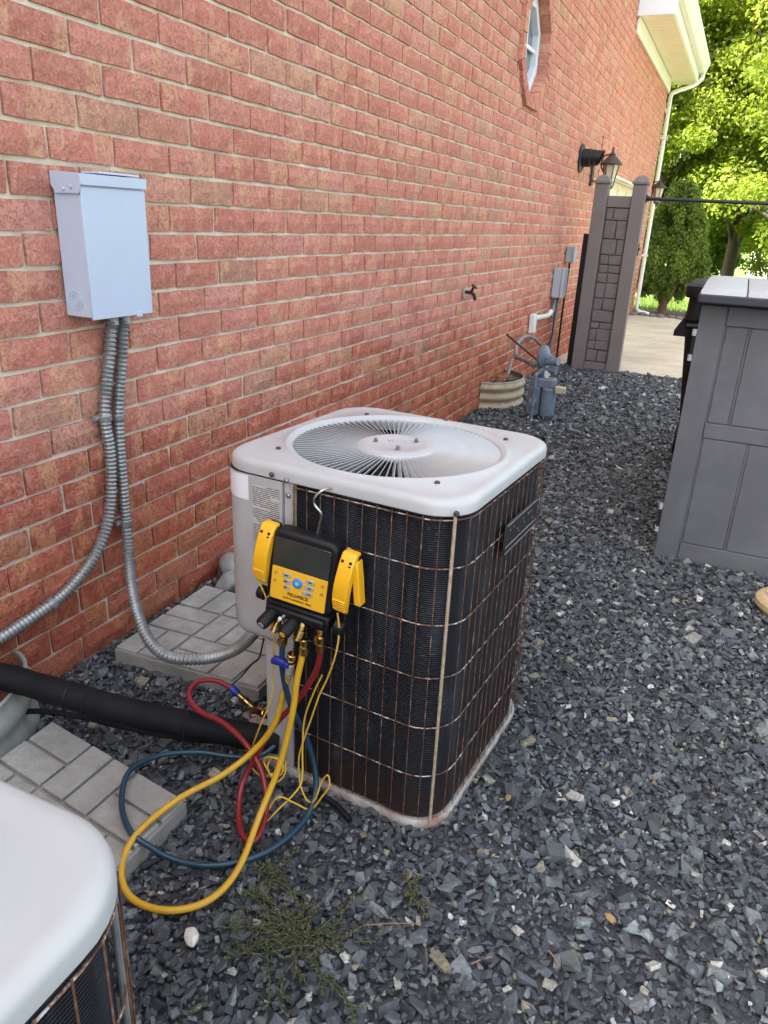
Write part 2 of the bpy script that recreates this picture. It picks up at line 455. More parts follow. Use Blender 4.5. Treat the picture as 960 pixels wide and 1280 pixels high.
def thing(name, label, cat, loc=(0, 0, 0), rot=(0, 0, 0), group=None):
    o = bpy.data.objects.new(name, None)
    o.empty_display_size = 0.1
    COL.objects.link(o)
    o.location = loc
    o.rotation_euler = rot
    return tag(o, label, cat, group)


class MB:
    def __init__(self):
        self.v = []
        self.f = []

    def add(self, vs_, fs_):
        n = len(self.v)
        self.v += [tuple(p) for p in vs_]
        self.f += [tuple(i + n for i in f) for f in fs_]
        return self

    def box(self, x0, x1, y0, y1, z0, z1, mat=None):
        vs_ = [Vector(p) for p in ((x0, y0, z0), (x1, y0, z0), (x1, y1, z0), (x0, y1, z0), (x0, y0, z1), (x1, y0, z1), (x1, y1, z1), (x0, y1, z1))]
        if mat is not None:
            vs_ = [mat @ p for p in vs_]
        return self.add(vs_, [(0, 3, 2, 1), (4, 5, 6, 7), (0, 1, 5, 4), (1, 2, 6, 5), (2, 3, 7, 6), (3, 0, 4, 7)])

    def prism(self, poly, a, b, plane='xy', cap0=True, cap1=True, mat=None):
        n = len(poly)
        def put(p, t):
            q = {'xy': (p[0], p[1], t), 'yz': (t, p[0], p[1]), 'xz': (p[0], t, p[1])}[plane]
            return mat @ Vector(q) if mat is not None else q
        vs_ = [put(p, a) for p in poly] + [put(p, b) for p in poly]
        fs_ = [(i, (i + 1) % n, n + (i + 1) % n, n + i) for i in range(n)]
        if cap0: fs_.append(tuple(reversed(range(n))))
        if cap1: fs_.append(tuple(range(n, 2 * n)))
        return self.add(vs_, fs_)

    def loops(self, rings, close=True, cap0=False, cap1=False):
        n = len(rings[0])
        vs_ = [p for r in rings for p in r]
        fs_ = []
        for k in range(len(rings) - 1):
            for i in range(n if close else n - 1):
                j = (i + 1) % n
                fs_.append((k * n + i, k * n + j, (k + 1) * n + j, (k + 1) * n + i))
        if cap0: fs_.append(tuple(reversed(range(n))))
        if cap1: fs_.append(tuple(range((len(rings) - 1) * n, len(rings) * n)))
        return self.add(vs_, fs_)

    def lathe(self, prof, o=(0, 0, 0), d=(0, 0, 1), seg=24, cap0=True, cap1=True, a0=0.0, a1=2 * PI, sx=1.0, sy=1.0):
        d = Vector(d).normalized()
        q = d.to_track_quat('Z', 'Y')
        o = Vector(o)
        full = abs(a1 - a0 - 2 * PI) < 1e-6
        n = seg if full else seg + 1
        rings = []
        for r, z in prof:
            rings.append([o + q @ Vector((r * sx * math.cos(a0 + (a1 - a0) * i / seg), r * sy * math.sin(a0 + (a1 - a0) * i / seg), z)) for i in range(n)])
        return self.loops(rings, full, cap0, cap1)

    def cyl(self, a, b, r, seg=14, r2=None):
        a = Vector(a); b = Vector(b)
        L = (b - a).length
        return self.lathe([(r, 0), (r if r2 is None else r2, L)], a, b - a, seg)

    def tube(self, pts, r, seg=10, caps=True):
        pts = [Vector(p) for p in pts]
        n = len(pts)
        rr = r if isinstance(r, (list, tuple, np.ndarray)) else [r] * n
        t = [(pts[min(i + 1, n - 1)] - pts[max(i - 1, 0)]).normalized() for i in range(n)]
        u = t[0].orthogonal().normalized()
        rings = []
        for i in range(n):
            u = (u - t[i] * u.dot(t[i])).normalized()
            w = t[i].cross(u)
            rings.append([pts[i] + (u * math.cos(2 * PI * k / seg) + w * math.sin(2 * PI * k / seg)) * rr[i] for k in range(seg)])
        return self.loops(rings, True, caps, caps)

    def sphere(self, c, r, sx=1, sy=1, sz=1, seg=14, rg=8):
        prof = [(max(1e-4, math.sin(PI * k / rg)) * r, -math.cos(PI * k / rg) * r * sz) for k in range(rg + 1)]
        return self.lathe(prof, c, (0, 0, 1), seg, sx=sx, sy=sy)


def obj(name, mb, mat, parent=None, bevel=0.0, smooth=True, seg=2, angle=35, loc=None, sub=0):
    me = bpy.data.meshes.new(name)
    me.from_pydata([tuple(p) for p in mb.v], [], mb.f)
    me.update()
    bm = bmesh.new(); bm.from_mesh(me)
    bmesh.ops.recalc_face_normals(bm, faces=bm.faces[:])
    bm.to_mesh(me); bm.free()
    if smooth:
        me.polygons.foreach_set('use_smooth', [True] * len(me.polygons))
        me.set_sharp_from_angle(angle=R(angle))
    me.materials.append(M[mat] if isinstance(mat, str) else mat)
    o = bpy.data.objects.new(name, me)
    COL.objects.link(o)
    if parent is not None: o.parent = parent
    if loc is not None: o.location = loc
    if bevel > 0:
        md = o.modifiers.new('bevel', 'BEVEL')
        md.width = bevel; md.segments = seg; md.limit_method = 'ANGLE'; md.angle_limit = R(30)
        md.harden_normals = False
    return o


def fast_mesh(name, verts, faces, mat, rnd=None, parent=None, smooth=False):
    """verts (n,3) and faces (m,k) arrays straight into a mesh, with one random number per face"""
    verts = np.asarray(verts, np.float32); faces = np.asarray(faces, np.int32)
    me = bpy.data.meshes.new(name)
    k = faces.shape[1]
    me.vertices.add(len(verts)); me.vertices.foreach_set('co', verts.ravel())
    me.loops.add(faces.size); me.loops.foreach_set('vertex_index', faces.ravel())
    me.polygons.add(len(faces))
    me.polygons.foreach_set('loop_start', np.arange(0, faces.size, k, dtype=np.int32))
    if rnd is not None:
        a = me.attributes.new('rnd', 'FLOAT', 'FACE')
        a.data.foreach_set('value', np.asarray(rnd, np.float32))
    me.update(calc_edges=True)
    me.polygons.foreach_set('use_smooth', [smooth] * len(faces))
    me.materials.append(M[mat])
    o = bpy.data.objects.new(name, me)
    COL.objects.link(o)
    if parent is not None: o.parent = parent
    return o


def spline(pts, n=10, closed=False):
    """Catmull-Rom through the points"""
    P = [Vector(p) for p in pts]
    out = []
    m = len(P)
    for i in range(m if closed else m - 1):
        p0 = P[(i - 1) % m] if (closed or i > 0) else P[0] * 2 - P[1]
        p1 = P[i]; p2 = P[(i + 1) % m]
        p3 = P[(i + 2) % m] if (closed or i + 2 < m) else P[-1] * 2 - P[-2]
        for k in range(n):
            t = k / n
            out.append(0.5 * ((2 * p1) + (p2 - p0) * t + (2 * p0 - 5 * p1 + 4 * p2 - p3) * t * t + (3 * p1 - p0 - 3 * p2 + p3) * t ** 3))
    if not closed: out.append(P[-1].copy())
    return out


def resample(pts, step):
    d = [0.0]
    for a, b in zip(pts, pts[1:]): d.append(d[-1] + (b - a).length)
    L = d[-1]; n = max(2, int(L / step)); out = []; j = 0
    for i in range(n + 1):
        s = L * i / n
        while j < len(d) - 2 and d[j + 1] < s: j += 1
        t = (s - d[j]) / max(1e-9, d[j + 1] - d[j])
        out.append(pts[j].lerp(pts[j + 1], min(1, max(0, t))))
    return out


def rrect_ray(hx, hy, r, th):
    """point of a rounded rectangle's outline in direction th"""
    c, s = math.cos(th), math.sin(th)
    t = min(hx / abs(c) if abs(c) > 1e-9 else 1e9, hy / abs(s) if abs(s) > 1e-9 else 1e9)
    x, y = c * t, s * t
    if abs(x) > hx - r and abs(y) > hy - r:
        cx, cy = math.copysign(hx - r, x), math.copysign(hy - r, y)
        b = c * cx + s * cy
        disc = b * b - (cx * cx + cy * cy - r * r)
        t = b + math.sqrt(max(0, disc))
        x, y = c * t, s * t
    return x, y


def rrect(x0, x1, y0, y1, r, n=5):
    out = []
    for cx, cy, a in ((x1 - r, y0 + r, -90), (x1 - r, y1 - r, 0), (x0 + r, y1 - r, 90), (x0 + r, y0 + r, 180)):
        for k in range(n + 1):
            t = R(a + 90 * k / n)
            out.append((cx + r * math.cos(t), cy + r * math.sin(t)))
    return out


def project(p):
    d = Vector(p) - CAM
    z = d.dot(fw)
    return 480 + FPX * d.dot(rt2) / z, 640 - FPX * d.dot(up2) / z, z


def text_obj(body, size, mat, parent, loc, rot, name='lettering', sx=1.0):
    cu = bpy.data.curves.new(name, 'FONT')
    cu.body = body; cu.size = size; cu.align_x = 'CENTER'; cu.align_y = 'CENTER'; cu.extrude = 0.0002; cu.offset = size * 0.028
    t = bpy.data.objects.new(name, cu)
    COL.objects.link(t)
    dg = bpy.context.evaluated_depsgraph_get()
    me = bpy.data.meshes.new_from_object(t.evaluated_get(dg))
    bpy.data.objects.remove(t)
    me.materials.clear(); me.materials.append(M[mat])
    o = bpy.data.objects.new(name, me)
    COL.objects.link(o)
    o.parent = parent; o.location = loc; o.rotation_euler = rot; o.scale = (sx, 1, 1)
    return o


# ------------------------------------------------------------------ the ground
def sheet(name, poly, z, mat, kind='structure'):
    mb = MB(); mb.add([(p[0], p[1], p[2] if len(p) > 2 else z) for p in poly], [tuple(range(len(poly)))])
    return tag(obj(name, mb, mat, smooth=False), kind=kind)

mb = MB()
ys = [-60, 7.66, 14.4, 20, 60, 600]
zs = [-0.05, -0.05, -0.16, -0.35, -1.2, -1.2]
mb.add([(x, y, z) for y, z in zip(ys, zs) for x in (-400, 400)], [(2 * i, 2 * i + 1, 2 * i + 3, 2 * i + 2) for i in range(5)])
tag(obj('lawn', mb, 'lawn', smooth=False), kind='structure')
sheet('gravel_bed', [(0, -12.0), (14, -12.0), (14, 7.72), (0, 7.72)], -0.016, 'ground_dark')  # widened far out of view to keep the bounced light neutral
# driveway slab falling gently away from the house side, with a tooled joint
mb = MB()
for y0, y1 in ((7.70, 10.6), (10.612, 14.2)):
    def zf(y): return -0.004 - 0.0115 * (y - 7.7)
    for x0, x1 in ((-0.1, 2.9), (2.912, 6.0)):
        mb.add([(x0, y0, zf(y0)), (x1, y0, zf(y0)), (x1, y1, zf(y1)), (x0, y1, zf(y1)), (x0, y0, zf(y0) - 0.1), (x1, y0, zf(y0) - 0.1), (x1, y1, zf(y1) - 0.1), (x0, y1, zf(y1) - 0.1)],
               [(0, 1, 2, 3), (0, 4, 5, 1), (1, 5, 6, 2), (2, 6, 7, 3), (3, 7, 4, 0)])
tag(obj('driveway', mb, 'drive', smooth=False), kind='structure')
sheet('mulch_bed', [(-1.0, 14.2, -0.088), (3.4, 14.2, -0.088), (3.2, 16.3, -0.150), (-1.0, 16.3, -0.150)], 0, 'mulch')

# ------------------------------------------------------------------ the brick house
H, LB, J = 0.083, 0.2255, 0.0118          # course height, brick pitch, joint
Y0, Y1, ZTOP = -8.0, 14.36, 5.4  # unseen near end and top sized to shade the alley
YW, ZW = 10.2, 4.35                      # the garage wing beyond YW is lower
WY, WZ, WA = 5.945, 2.50, 0.40           # octagonal window: centre and apothem of its brick surround
GY0, GY1, GZ = 9.62, 13.05, 1.935        # garage opening
house = thing('brick_house', 'long red brick house wall with octagonal window, garage opening and white eave', 'house')


def octagon(ap, cy=WY, cz=WZ):
    r = ap / math.cos(PI / 8)
    return [(cy + r * math.cos(PI / 8 + k * PI / 4), cz + r * math.sin(PI / 8 + k * PI / 4)) for k in range(8)]

mb = MB()
XM = -0.0105
def quad(y0, y1, z0, z1):
    mb.add([(XM, y0, z0), (XM, y1, z0), (XM, y1, z1), (XM, y0, z1)], [(0, 1, 2, 3)])
wy0, wy1, wz0, wz1 = WY - WA, WY + WA, WZ - WA, WZ + WA
quad(Y0, wy0, -0.3, ZTOP); quad(wy0, wy1, -0.3, wz0); quad(wy0, wy1, wz1, ZTOP); quad(wy1, GY0, -0.3, ZTOP); quad(GY0, YW, GZ, ZTOP); quad(YW, GY1, GZ, ZW); quad(GY1, Y1, -0.3, ZW)
oc = octagon(0.335)
sq = [(wy1, wz0), (wy1, wz1), (wy0, wz1), (wy0, wz0)]
for (cy, cz), (a, b) in zip(sq, ((7, 0), (1, 2), (3, 4), (5, 6))):
    pa, pb = oc[a], oc[b]
    mb.add([(XM, cy, cz), (XM,) + pa, (XM,) + pb], [(0, 1, 2)])
sides = [(wy1, wz0, wz1, 'y'), (wy1, wy0, wz1, 'z'), (wy0, wz1, wz0, 'y'), (wy0, wy1, wz0, 'z')]
for (a, b), (ca, cb) in zip(((0, 1), (2, 3), (4, 5), (6, 7)), (((wy1, wz0), (wy1, wz1)), ((wy1, wz1), (wy0, wz1)), ((wy0, wz1), (wy0, wz0)), ((wy0, wz0), (wy1, wz0)))):
    mb.add([(XM,) + oc[a], (XM,) + oc[b], (XM,) + cb, (XM,) + ca], [(0, 1, 2, 3)])
# reveals
for i in range(8):
    p, q = oc[i], oc[(i + 1) % 8]
    mb.add([(XM,) + p, (XM,) + q, (-0.13,) + q, (-0.13,) + p], [(0, 1, 2, 3)])
for (ya, za, yb, zb) in ((GY0, -0.3, GY0, GZ), (GY0, GZ, GY1, GZ), (GY1, GZ, GY1, -0.3)):
    mb.add([(XM, ya, za), (XM, yb, zb), (-0.2, yb, zb), (-0.2, ya, za)], [(0, 1, 2, 3)])
wall = obj('wall', mb, 'mortar', house, smooth=False)
wall['label'] = 'pale mortar joints of the brick wall'
mb = MB(); mb.box(-9.0, -0.21, Y0, YW, -0.3, ZTOP); mb.box(-9.0, -0.211, YW + .001, Y1 - 0.02, -0.3, ZW)
mb.add([(-0.21, Y0, -0.3), (-0.008, Y0, -0.3), (-0.008, Y0, ZTOP), (-0.21, Y0, ZTOP)], [(0, 1, 2, 3)])
mb.add([(-0.21, Y1 - 0.01, -0.3), (-0.009, Y1 - 0.01, -0.3), (-0.009, Y1 - 0.01, ZW), (-0.21, Y1 - 0.01, ZW)], [(0, 1, 2, 3)])
obj('inner_shell', mb, 'mortar', house, smooth=False)
def roof(name, ya, yb, z, rise):  # unseen roofs, added and pitched for the shadow they cast
    m_ = MB(); m_.add([(0.0, ya, z), (0.0, yb, z), (-4.5, yb, z + rise), (-4.5, ya, z + rise), (-9.2, yb, z), (-9.2, ya, z)], [(0, 1, 2, 3), (3, 2, 4, 5), (1, 4, 2), (0, 3, 5)])
    return obj(name, m_, 'roof', house, smooth=False)
roof('roof', Y0 - .3, YW + .15, ZTOP + .01, 1.6)
roof('wing_roof', YW - .1, Y1 + .3, ZW + .005, 1.2)

# bricks: a dozen slightly uneven shapes, laid in running bond
def brick_shape(seed, ln=LB - J, ht=H - J, nx=4, nz=2):
    r = random.Random(seed)
    dep = 0.03
    vs_, fs_ = [], []
    front = {}
    for j in range(nz + 1):
        for i in range(nx + 1):
            y = -ln / 2 + ln * i / nx; z = -ht / 2 + ht * j / nz
            edge = i in (0, nx) or j in (0, nz)
            corner = i in (0, nx) and j in (0, nz)
            x = -0.0012 - r.random() * 0.0030 if edge else r.uniform(-0.0012, 0.0036)
            if corner: x -= 0.0012
            y += r.uniform(-0.0022, 0.0022); z += r.uniform(-0.0021, 0.0021)
            front[i, j] = len(vs_); vs_.append((x, y, z))
    for j in range(nz):
        for i in range(nx):
            fs_.append((front[i, j], front[i + 1, j], front[i + 1, j + 1], front[i, j + 1]))
    per = [(i, 0) for i in range(nx)] + [(nx, j) for j in range(nz)] + [(i, nz) for i in range(nx, 0, -1)] + [(0, j) for j in range(nz, 0, -1)]
    back = []
    for (i, j) in per:
        p = vs_[front[i, j]]
        back.append(len(vs_)); vs_.append((-dep, p[1] * 1.0 + (0.0012 if p[1] > 0 else -0.0012) * (i in (0, nx)), p[2] + (0.0010 if j == nz else -0.0010) * (j in (0, nz))))
    n = len(per)
    for k in range(n):
        a, b = front[per[k]], front[per[(k + 1) % n]]
        fs_.append((b, a, back[k], back[(k + 1) % n]))
    return np.array(vs_, np.float32), np.array(fs_, np.int32)

SHAPES = [brick_shape(100 + i) for i in range(14)]
SHAPE_MESH = []
for i, (v_, f_) in enumerate(SHAPES):
    mb = MB(); mb.add(v_.tolist(), f_.tolist())
    me = bpy.data.meshes.new('brick')
    me.from_pydata(mb.v, [], mb.f); me.update()
    me.materials.append(M['brick'])
    SHAPE_MESH.append(me)

PH = {0: .60, 1: .11, 2: .56, 3: .12, 4: .65, 5: .07, 6: .60, 7: .16, 8: .66, 9: .26, 10: .65, 11: .16, 12: .72, 13: .21, 14: .75, 15: .30, 16: .72, 17: .34, 18: .80, 19: .34, 20: .81, 21: .30, 22: .8}
laid = []                                  # (y centre, z centre, length)
for k in range(22, -30, -1):
    zc = (21.9 - k - 0.5) * H
    if zc > 4.3: break
    ph = PH.get(k, (0.10 if k % 2 else 0.60) + random.uniform(-.06, .06))
    cuts = []
    dz = abs(zc - WZ)
    if dz < 0.375:
        hw = 0.375 if dz < 0.155 else 0.375 - (dz - 0.155)
        cuts.append((WY - hw, WY + hw))
    if zc < GZ: cuts.append((GY0, GY1))
    n0 = int(-2.6 / LB) - 2
    for n in range(n0, int(Y1 / LB) + 3):
        a = (n + ph) * LB + J / 2 + random.uniform(-.002, .002); b = a + LB - J + random.uniform(-.002, .002)
        segs = [(max(a, Y0), min(b, Y1))]
        for c0, c1 in cuts:
            ns = []
            for s0, s1 in segs:
                if s1 <= c0 or s0 >= c1: ns.append((s0, s1)); continue
                if s0 < c0: ns.append((s0, c0))
                if s1 > c1: ns.append((c1, s1))
            segs = ns
        for s0, s1 in segs:
            if s1 - s0 > 0.03: laid.append(((s0 + s1) / 2, zc + random.uniform(-.0012, .0012), s1 - s0))


def hidden(u, v):
    if 62 < u < 185 and 215 < v < 395: return True
    if 292 < u < 670 and 530 < v < 1030: return True
    return v > 850 and u < 60

rank = []
for i, (y, z, ln) in enumerate(laid):
    s = 0.0
    if y > 0.9:
        u, v, d = project((0, y, z))
        if -15 < u < 960 and -10 < v < 900 and not hidden(u, v):
            u2, v2, _ = project((0, y + ln / 2, z)); u1, v1, _ = project((0, y - ln / 2, z))
            s = abs(u2 - u1) * (FPX * H / d)
    rank.append(s)
order = sorted(range(len(laid)), key=lambda i: -rank[i])
single = set(order[:300])
rv, rf, rr = [], [], []
off = 0
for i, (y, z, ln) in enumerate(laid):
    si = random.randrange(len(SHAPES)); rn = random.random()
    sc = ln / (LB - J)
    if i in single:
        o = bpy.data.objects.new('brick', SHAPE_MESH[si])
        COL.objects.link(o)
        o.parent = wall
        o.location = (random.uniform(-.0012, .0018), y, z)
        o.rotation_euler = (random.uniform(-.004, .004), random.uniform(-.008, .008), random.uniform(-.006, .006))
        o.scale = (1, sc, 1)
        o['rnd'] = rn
    else:
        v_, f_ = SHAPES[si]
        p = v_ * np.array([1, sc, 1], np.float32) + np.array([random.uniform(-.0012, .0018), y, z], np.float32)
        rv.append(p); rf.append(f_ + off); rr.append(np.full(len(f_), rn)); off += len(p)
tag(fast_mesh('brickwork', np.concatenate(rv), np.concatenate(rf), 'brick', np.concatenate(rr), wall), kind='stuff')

# octagonal window
win = MB()
fo, fi = octagon(0.315), octagon(0.238)
for i in range(8):
    j = (i + 1) % 8
    win.add([(-0.055,) + fo[i], (-0.055,) + fo[j], (-0.045,) + fi[j], (-0.045,) + fi[i], (-0.12,) + fo[i], (-0.12,) + fo[j], (-0.12,) + fi[j], (-0.12,) + fi[i]],
            [(0, 1, 2, 3), (3, 2, 6, 7), (0, 4, 5, 1)])
window = obj('window', win, 'win_white', house, smooth=False, bevel=0.006)
mb = MB()
mb.box(-0.085, -0.065, WY - 0.012, WY + 0.012, WZ - 0.255, WZ + 0.255)
mb.box(-0.083, -0.067, WY - 0.255, WY + 0.255, WZ - 0.012, WZ + 0.012)
mb.box(-0.084, -0.068, WY - 0.140, WY - 0.122, WZ - 0.2, WZ + 0.2)
obj('muntin', mb, 'win_white', window, smooth=False)
mb = MB(); mb.prism(octagon(0.262), -0.105, -0.095, 'yz')
obj('pane', mb, 'glass', window, smooth=False)
so, si_ = octagon(0.40), octagon(0.318)
sb = 0
for i in range(8):
    p, q, pi_, qi = [Vector((0,) + t) for t in (so[i], so[(i + 1) % 8], si_[i], si_[(i + 1) % 8])]
    for k in range(4):
        g = 0.012
        t0, t1 = k / 4 + g, (k + 1) / 4 - g
        xo, xi = 0.024 + random.uniform(-.003, .003), -0.10
        mb = MB()
        cs = [p.lerp(q, t0), p.lerp(q, t1), pi_.lerp(qi, t1), pi_.lerp(qi, t0)]
        mb.add([(xo, c.y, c.z) for c in cs] + [(xi, c.y, c.z) for c in cs], [(0, 1, 2, 3), (0, 4, 5, 1), (1, 5, 6, 2), (2, 6, 7, 3), (3, 7, 4, 0)])
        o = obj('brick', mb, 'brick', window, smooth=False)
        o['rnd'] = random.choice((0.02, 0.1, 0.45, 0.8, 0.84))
mb = MB()
so2, si2 = octagon(0.396), octagon(0.323)
for i in range(8):
    j = (i + 1) % 8
    mb.add([(0.012,) + so2[i], (0.012,) + so2[j], (0.012,) + si2[j], (0.012,) + si2[i], (-0.1,) + si2[j], (-0.1,) + si2[i], (-0.02,) + so2[i], (-0.02,) + so2[j]], [(0, 1, 2, 3), (3, 2, 4, 5), (0, 6, 7, 1)])
obj('surround_mortar', mb, 'mortar', window, smooth=False)

# garage door: four cream sections with raised panels
gd = obj('garage_door', MB().box(-0.19, -0.17, GY0, GY1, -0.06, GZ), 'cream', house, smooth=False)
for r_ in range(4):
    z0 = -0.05 + r_ * 0.4925
    obj('door_section', MB().box(-0.17, -0.13, GY0 + .03, GY1 - .03, z0, z0 + 0.483), 'cream', gd, bevel=0.006)
    for c_ in range(4):
        ya = GY0 + 0.15 + c_ * 0.82
        obj('panel', MB().box(-0.13, -0.118, ya, ya + 0.67, z0 + 0.09, z0 + 0.40), 'cream', gd, bevel=0.008)
obj('lintel', MB().box(-0.12, 0.012, GY0 - 0.01, GY1 + 0.01, GZ - 0.028, GZ - 0.001), 'white_trim', house, smooth=False)
obj('caulk_joint', MB().box(-0.03, 0.0022, 9.08, 9.094, 1.72, 2.28), 'lantern', house, smooth=False)

# boxed eave with frieze, soffit, gutter and downspout
EY0, EY1 = 10.2, 14.78
eave = obj('eave', MB().box(0.004, 0.40, EY0, EY1, 3.615, 3.95), 'white_trim', house, bevel=0.006)
obj('frieze_board', MB().box(0.003, 0.03, EY0 + 0.02, Y1 + 0.01, 3.425, 3.60), 'white_trim', eave, bevel=0.004)
ys_ = EY0 + 0.03
while ys_ < EY1 - 0.1:
    obj('soffit_board', MB().box(0.035, 0.385, ys_, ys_ + 0.145, 3.600, 3.6135), 'cream', eave, bevel=0.003)
    ys_ += 0.152
obj('end_return', MB().box(0.0, 0.42, EY0 - 0.025, EY0 - 0.001, 3.585, 3.97), 'win_white', eave, bevel=0.003)
gut = MB()
gp_ = [(0.405, 3.93), (0.405, 3.745), (0.47, 3.735), (0.495, 3.76), (0.515, 3.83), (0.535, 3.87), (0.535, 3.92), (0.525, 3.92)]
gut.loops([[(x, EY0 - 0.02, z) for x, z in gp_], [(x, EY1 + 0.03, z) for x, z in gp_]], True, True, True)
obj('gutter', gut, 'white_trim', eave, smooth=False)
dsp = spline([(0.46, 14.72, 3.74), (0.455, 14.68, 3.66), (0.36, 14.60, 3.56), (0.14, 14.45, 3.46), (0.055, 14.40, 3.40), (0.05, 14.40, 3.25)], 5)
ds = MB(); ds.tube(dsp + [Vector((0.05, 14.40, z)) for z in (2.6, 1.8, 1.0, 0.2, 0.03)] + [Vector((0.08, 14.42, -0.03)), Vector((0.26, 14.52, -0.075))], 0.033, 8)
dso = obj('downspout', ds, 'white_trim', eave)
for z in (2.75, 0.9):
    obj('strap', MB().box(-0.03, 0.098, 14.35, 14.45, z, z + 0.03), 'white_trim', dso, smooth=False)


# ------------------------------------------------------------------ slate chip gravel
def stone_templates(n, seed):
    r = random.Random(seed); out = []
    for _ in range(n):
        bm = bmesh.new()
        if _ % 2:
            for k in range(11):
                x, y, z = r.uniform(-1, 1), r.uniform(-1, 1), r.uniform(-1, 1)
                m_ = max(abs(x), abs(y), abs(z)); q_ = r.uniform(0.82, 1.0) / m_
                bm.verts.new((x * q_, y * q_ * .72, z * q_ * .40))
        fl = r.uniform(.32, .62); wd = r.uniform(.55, .95)
        for sx in (-1, 1) if not _ % 2 else ():
            for sy in (-1, 1):
                for sz in (-1, 1):
                    if r.random() < .22: continue
                    bm.verts.new(((sx * r.uniform(.45, 1.0) + r.uniform(-.12, .12)), (sy * r.uniform(.5, 1.0)) * wd, sz * r.uniform(.7, 1.0) * fl))
        for k in range(3 if not _ % 2 else 0):
            an = r.uniform(0, 2 * PI)
            bm.verts.new((1.02 * math.cos(an), wd * math.sin(an), r.uniform(-.6, .6) * fl))
        res = bmesh.ops.convex_hull(bm, input=bm.verts[:])
        bad = [e for e in res['geom_interior'] if isinstance(e, bmesh.types.BMVert)]
        bmesh.ops.delete(bm, geom=bad, context='VERTS')
        bmesh.ops.triangulate(bm, faces=bm.faces[:])
        bm.verts.ensure_lookup_table()
        for i, v in enumerate(bm.verts): v.index = i
        bm.verts.index_update()
        out.append((np.array([v.co for v in bm.verts], np.float32), np.array([[v.index for v in f.verts] for f in bm.faces], np.int32)))
        bm.free()
    return out


def scatter_stones(name, pts, size, templates, tilt=0.42, zj=(-0.008, 0.005)):
    n = len(pts)
    tid = RNG.integers(0, len(templates), n)
    yaw = RNG.uniform(0, 2 * PI, n); ta = RNG.normal(0, tilt, n); tb = RNG.normal(0, tilt, n)
    rnd = RNG.random(n)
    V, F, C = [], [], []
    off = 0
    for t, (tv, tf) in enumerate(templates):
        ix = np.where(tid == t)[0]
        if len(ix) == 0: continue
        s = size[ix][:, None, None]
        ca, sa = np.cos(ta[ix]), np.sin(ta[ix]); cb, sb_ = np.cos(tb[ix]), np.sin(tb[ix]); cy, sy = np.cos(yaw[ix]), np.sin(yaw[ix])
        z0 = np.zeros_like(ca); o1 = np.ones_like(ca)
        Rx = np.stack([np.stack([o1, z0, z0], -1), np.stack([z0, ca, -sa], -1), np.stack([z0, sa, ca], -1)], 1)
        Ry = np.stack([np.stack([cb, z0, sb_], -1), np.stack([z0, o1, z0], -1), np.stack([-sb_, z0, cb], -1)], 1)
        Rz = np.stack([np.stack([cy, -sy, z0], -1), np.stack([sy, cy, z0], -1), np.stack([z0, z0, o1], -1)], 1)
        Rm = Rz @ Ry @ Rx
        an = RNG.uniform(0.62, 1.38, (len(ix), 1, 3))
        p = (tv[None] * s * an) @ np.transpose(Rm, (0, 2, 1))
        p = p + np.concatenate([pts[ix], RNG.uniform(zj[0], zj[1], (len(ix), 1))], 1)[:, None, :]
        m_ = len(tv)
        F.append((tf[None] + (np.arange(len(ix)) * m_ + off)[:, None, None]).reshape(-1, 3))
        C.append(np.repeat(rnd[ix], len(tf)))
        V.append(p.reshape(-1, 3)); off += len(ix) * m_
    return fast_mesh(name, np.concatenate(V), np.concatenate(F), 'gravel', np.concatenate(C))


def jittered(x0, x1, y0, y1, d):
    gx, gy = np.meshgrid(np.arange(x0, x1, d), np.arange(y0, y1, d))
    p = np.stack([gx.ravel(), gy.ravel()], 1)
    return p + RNG.uniform(-0.55 * d, 0.55 * d, p.shape)

AC = Vector((0.9465, 1.567, 0.0))
pts = np.concatenate([jittered(0.01, 2.75, 0.30, 2.5, 0.0128), jittered(0.01, 2.75, 2.5, 4.2, 0.0155), jittered(0.01, 2.75, 4.2, 7.70, 0.021)])
def outside(p, x0, x1, y0, y1): return ~((p[:, 0] > x0) & (p[:, 0] < x1) & (p[:, 1] > y0) & (p[:, 1] < y1))
keep = outside(pts, AC.x - .28, AC.x + .28, AC.y - .04, AC.y + .28) & outside(pts, .80, AC.x + .28, AC.y - .28, AC.y) & outside(pts, 1.55, 2.8, 3.24, 4.35) & outside(pts, 0.12, 0.55, 1.5, 1.9) & outside(pts, .25, .65, .7, 1.02)
# nothing of the strip right of the camera's reach near the shed front is needed beyond the frame
keep &= ~((pts[:, 0] > 2.1) & (pts[:, 1] < 1.0))
keep &= ~((pts[:, 0] < 0.25) & (pts[:, 1] < 0.5))
pts = pts[keep]
size = np.clip(RNG.lognormal(math.log(0.0082), 0.42, len(pts)), 0.0040, 0.024)
size[pts[:, 1] > 2.5] *= 1.15
size[pts[:, 1] > 4.2] *= 1.25
gravel = tag(scatter_stones('gravel', pts.astype(np.float32), size, stone_templates(24, 5)), kind='stuff')
gravel['label'] = 'dark blue grey slate chips covering the side yard'
gravel['category'] = 'gravel'


# ------------------------------------------------------------------ air conditioner condensers
NL = 160
TH = [2 * PI * (i + 0.5) / NL for i in range(NL)]
HW = 0.297


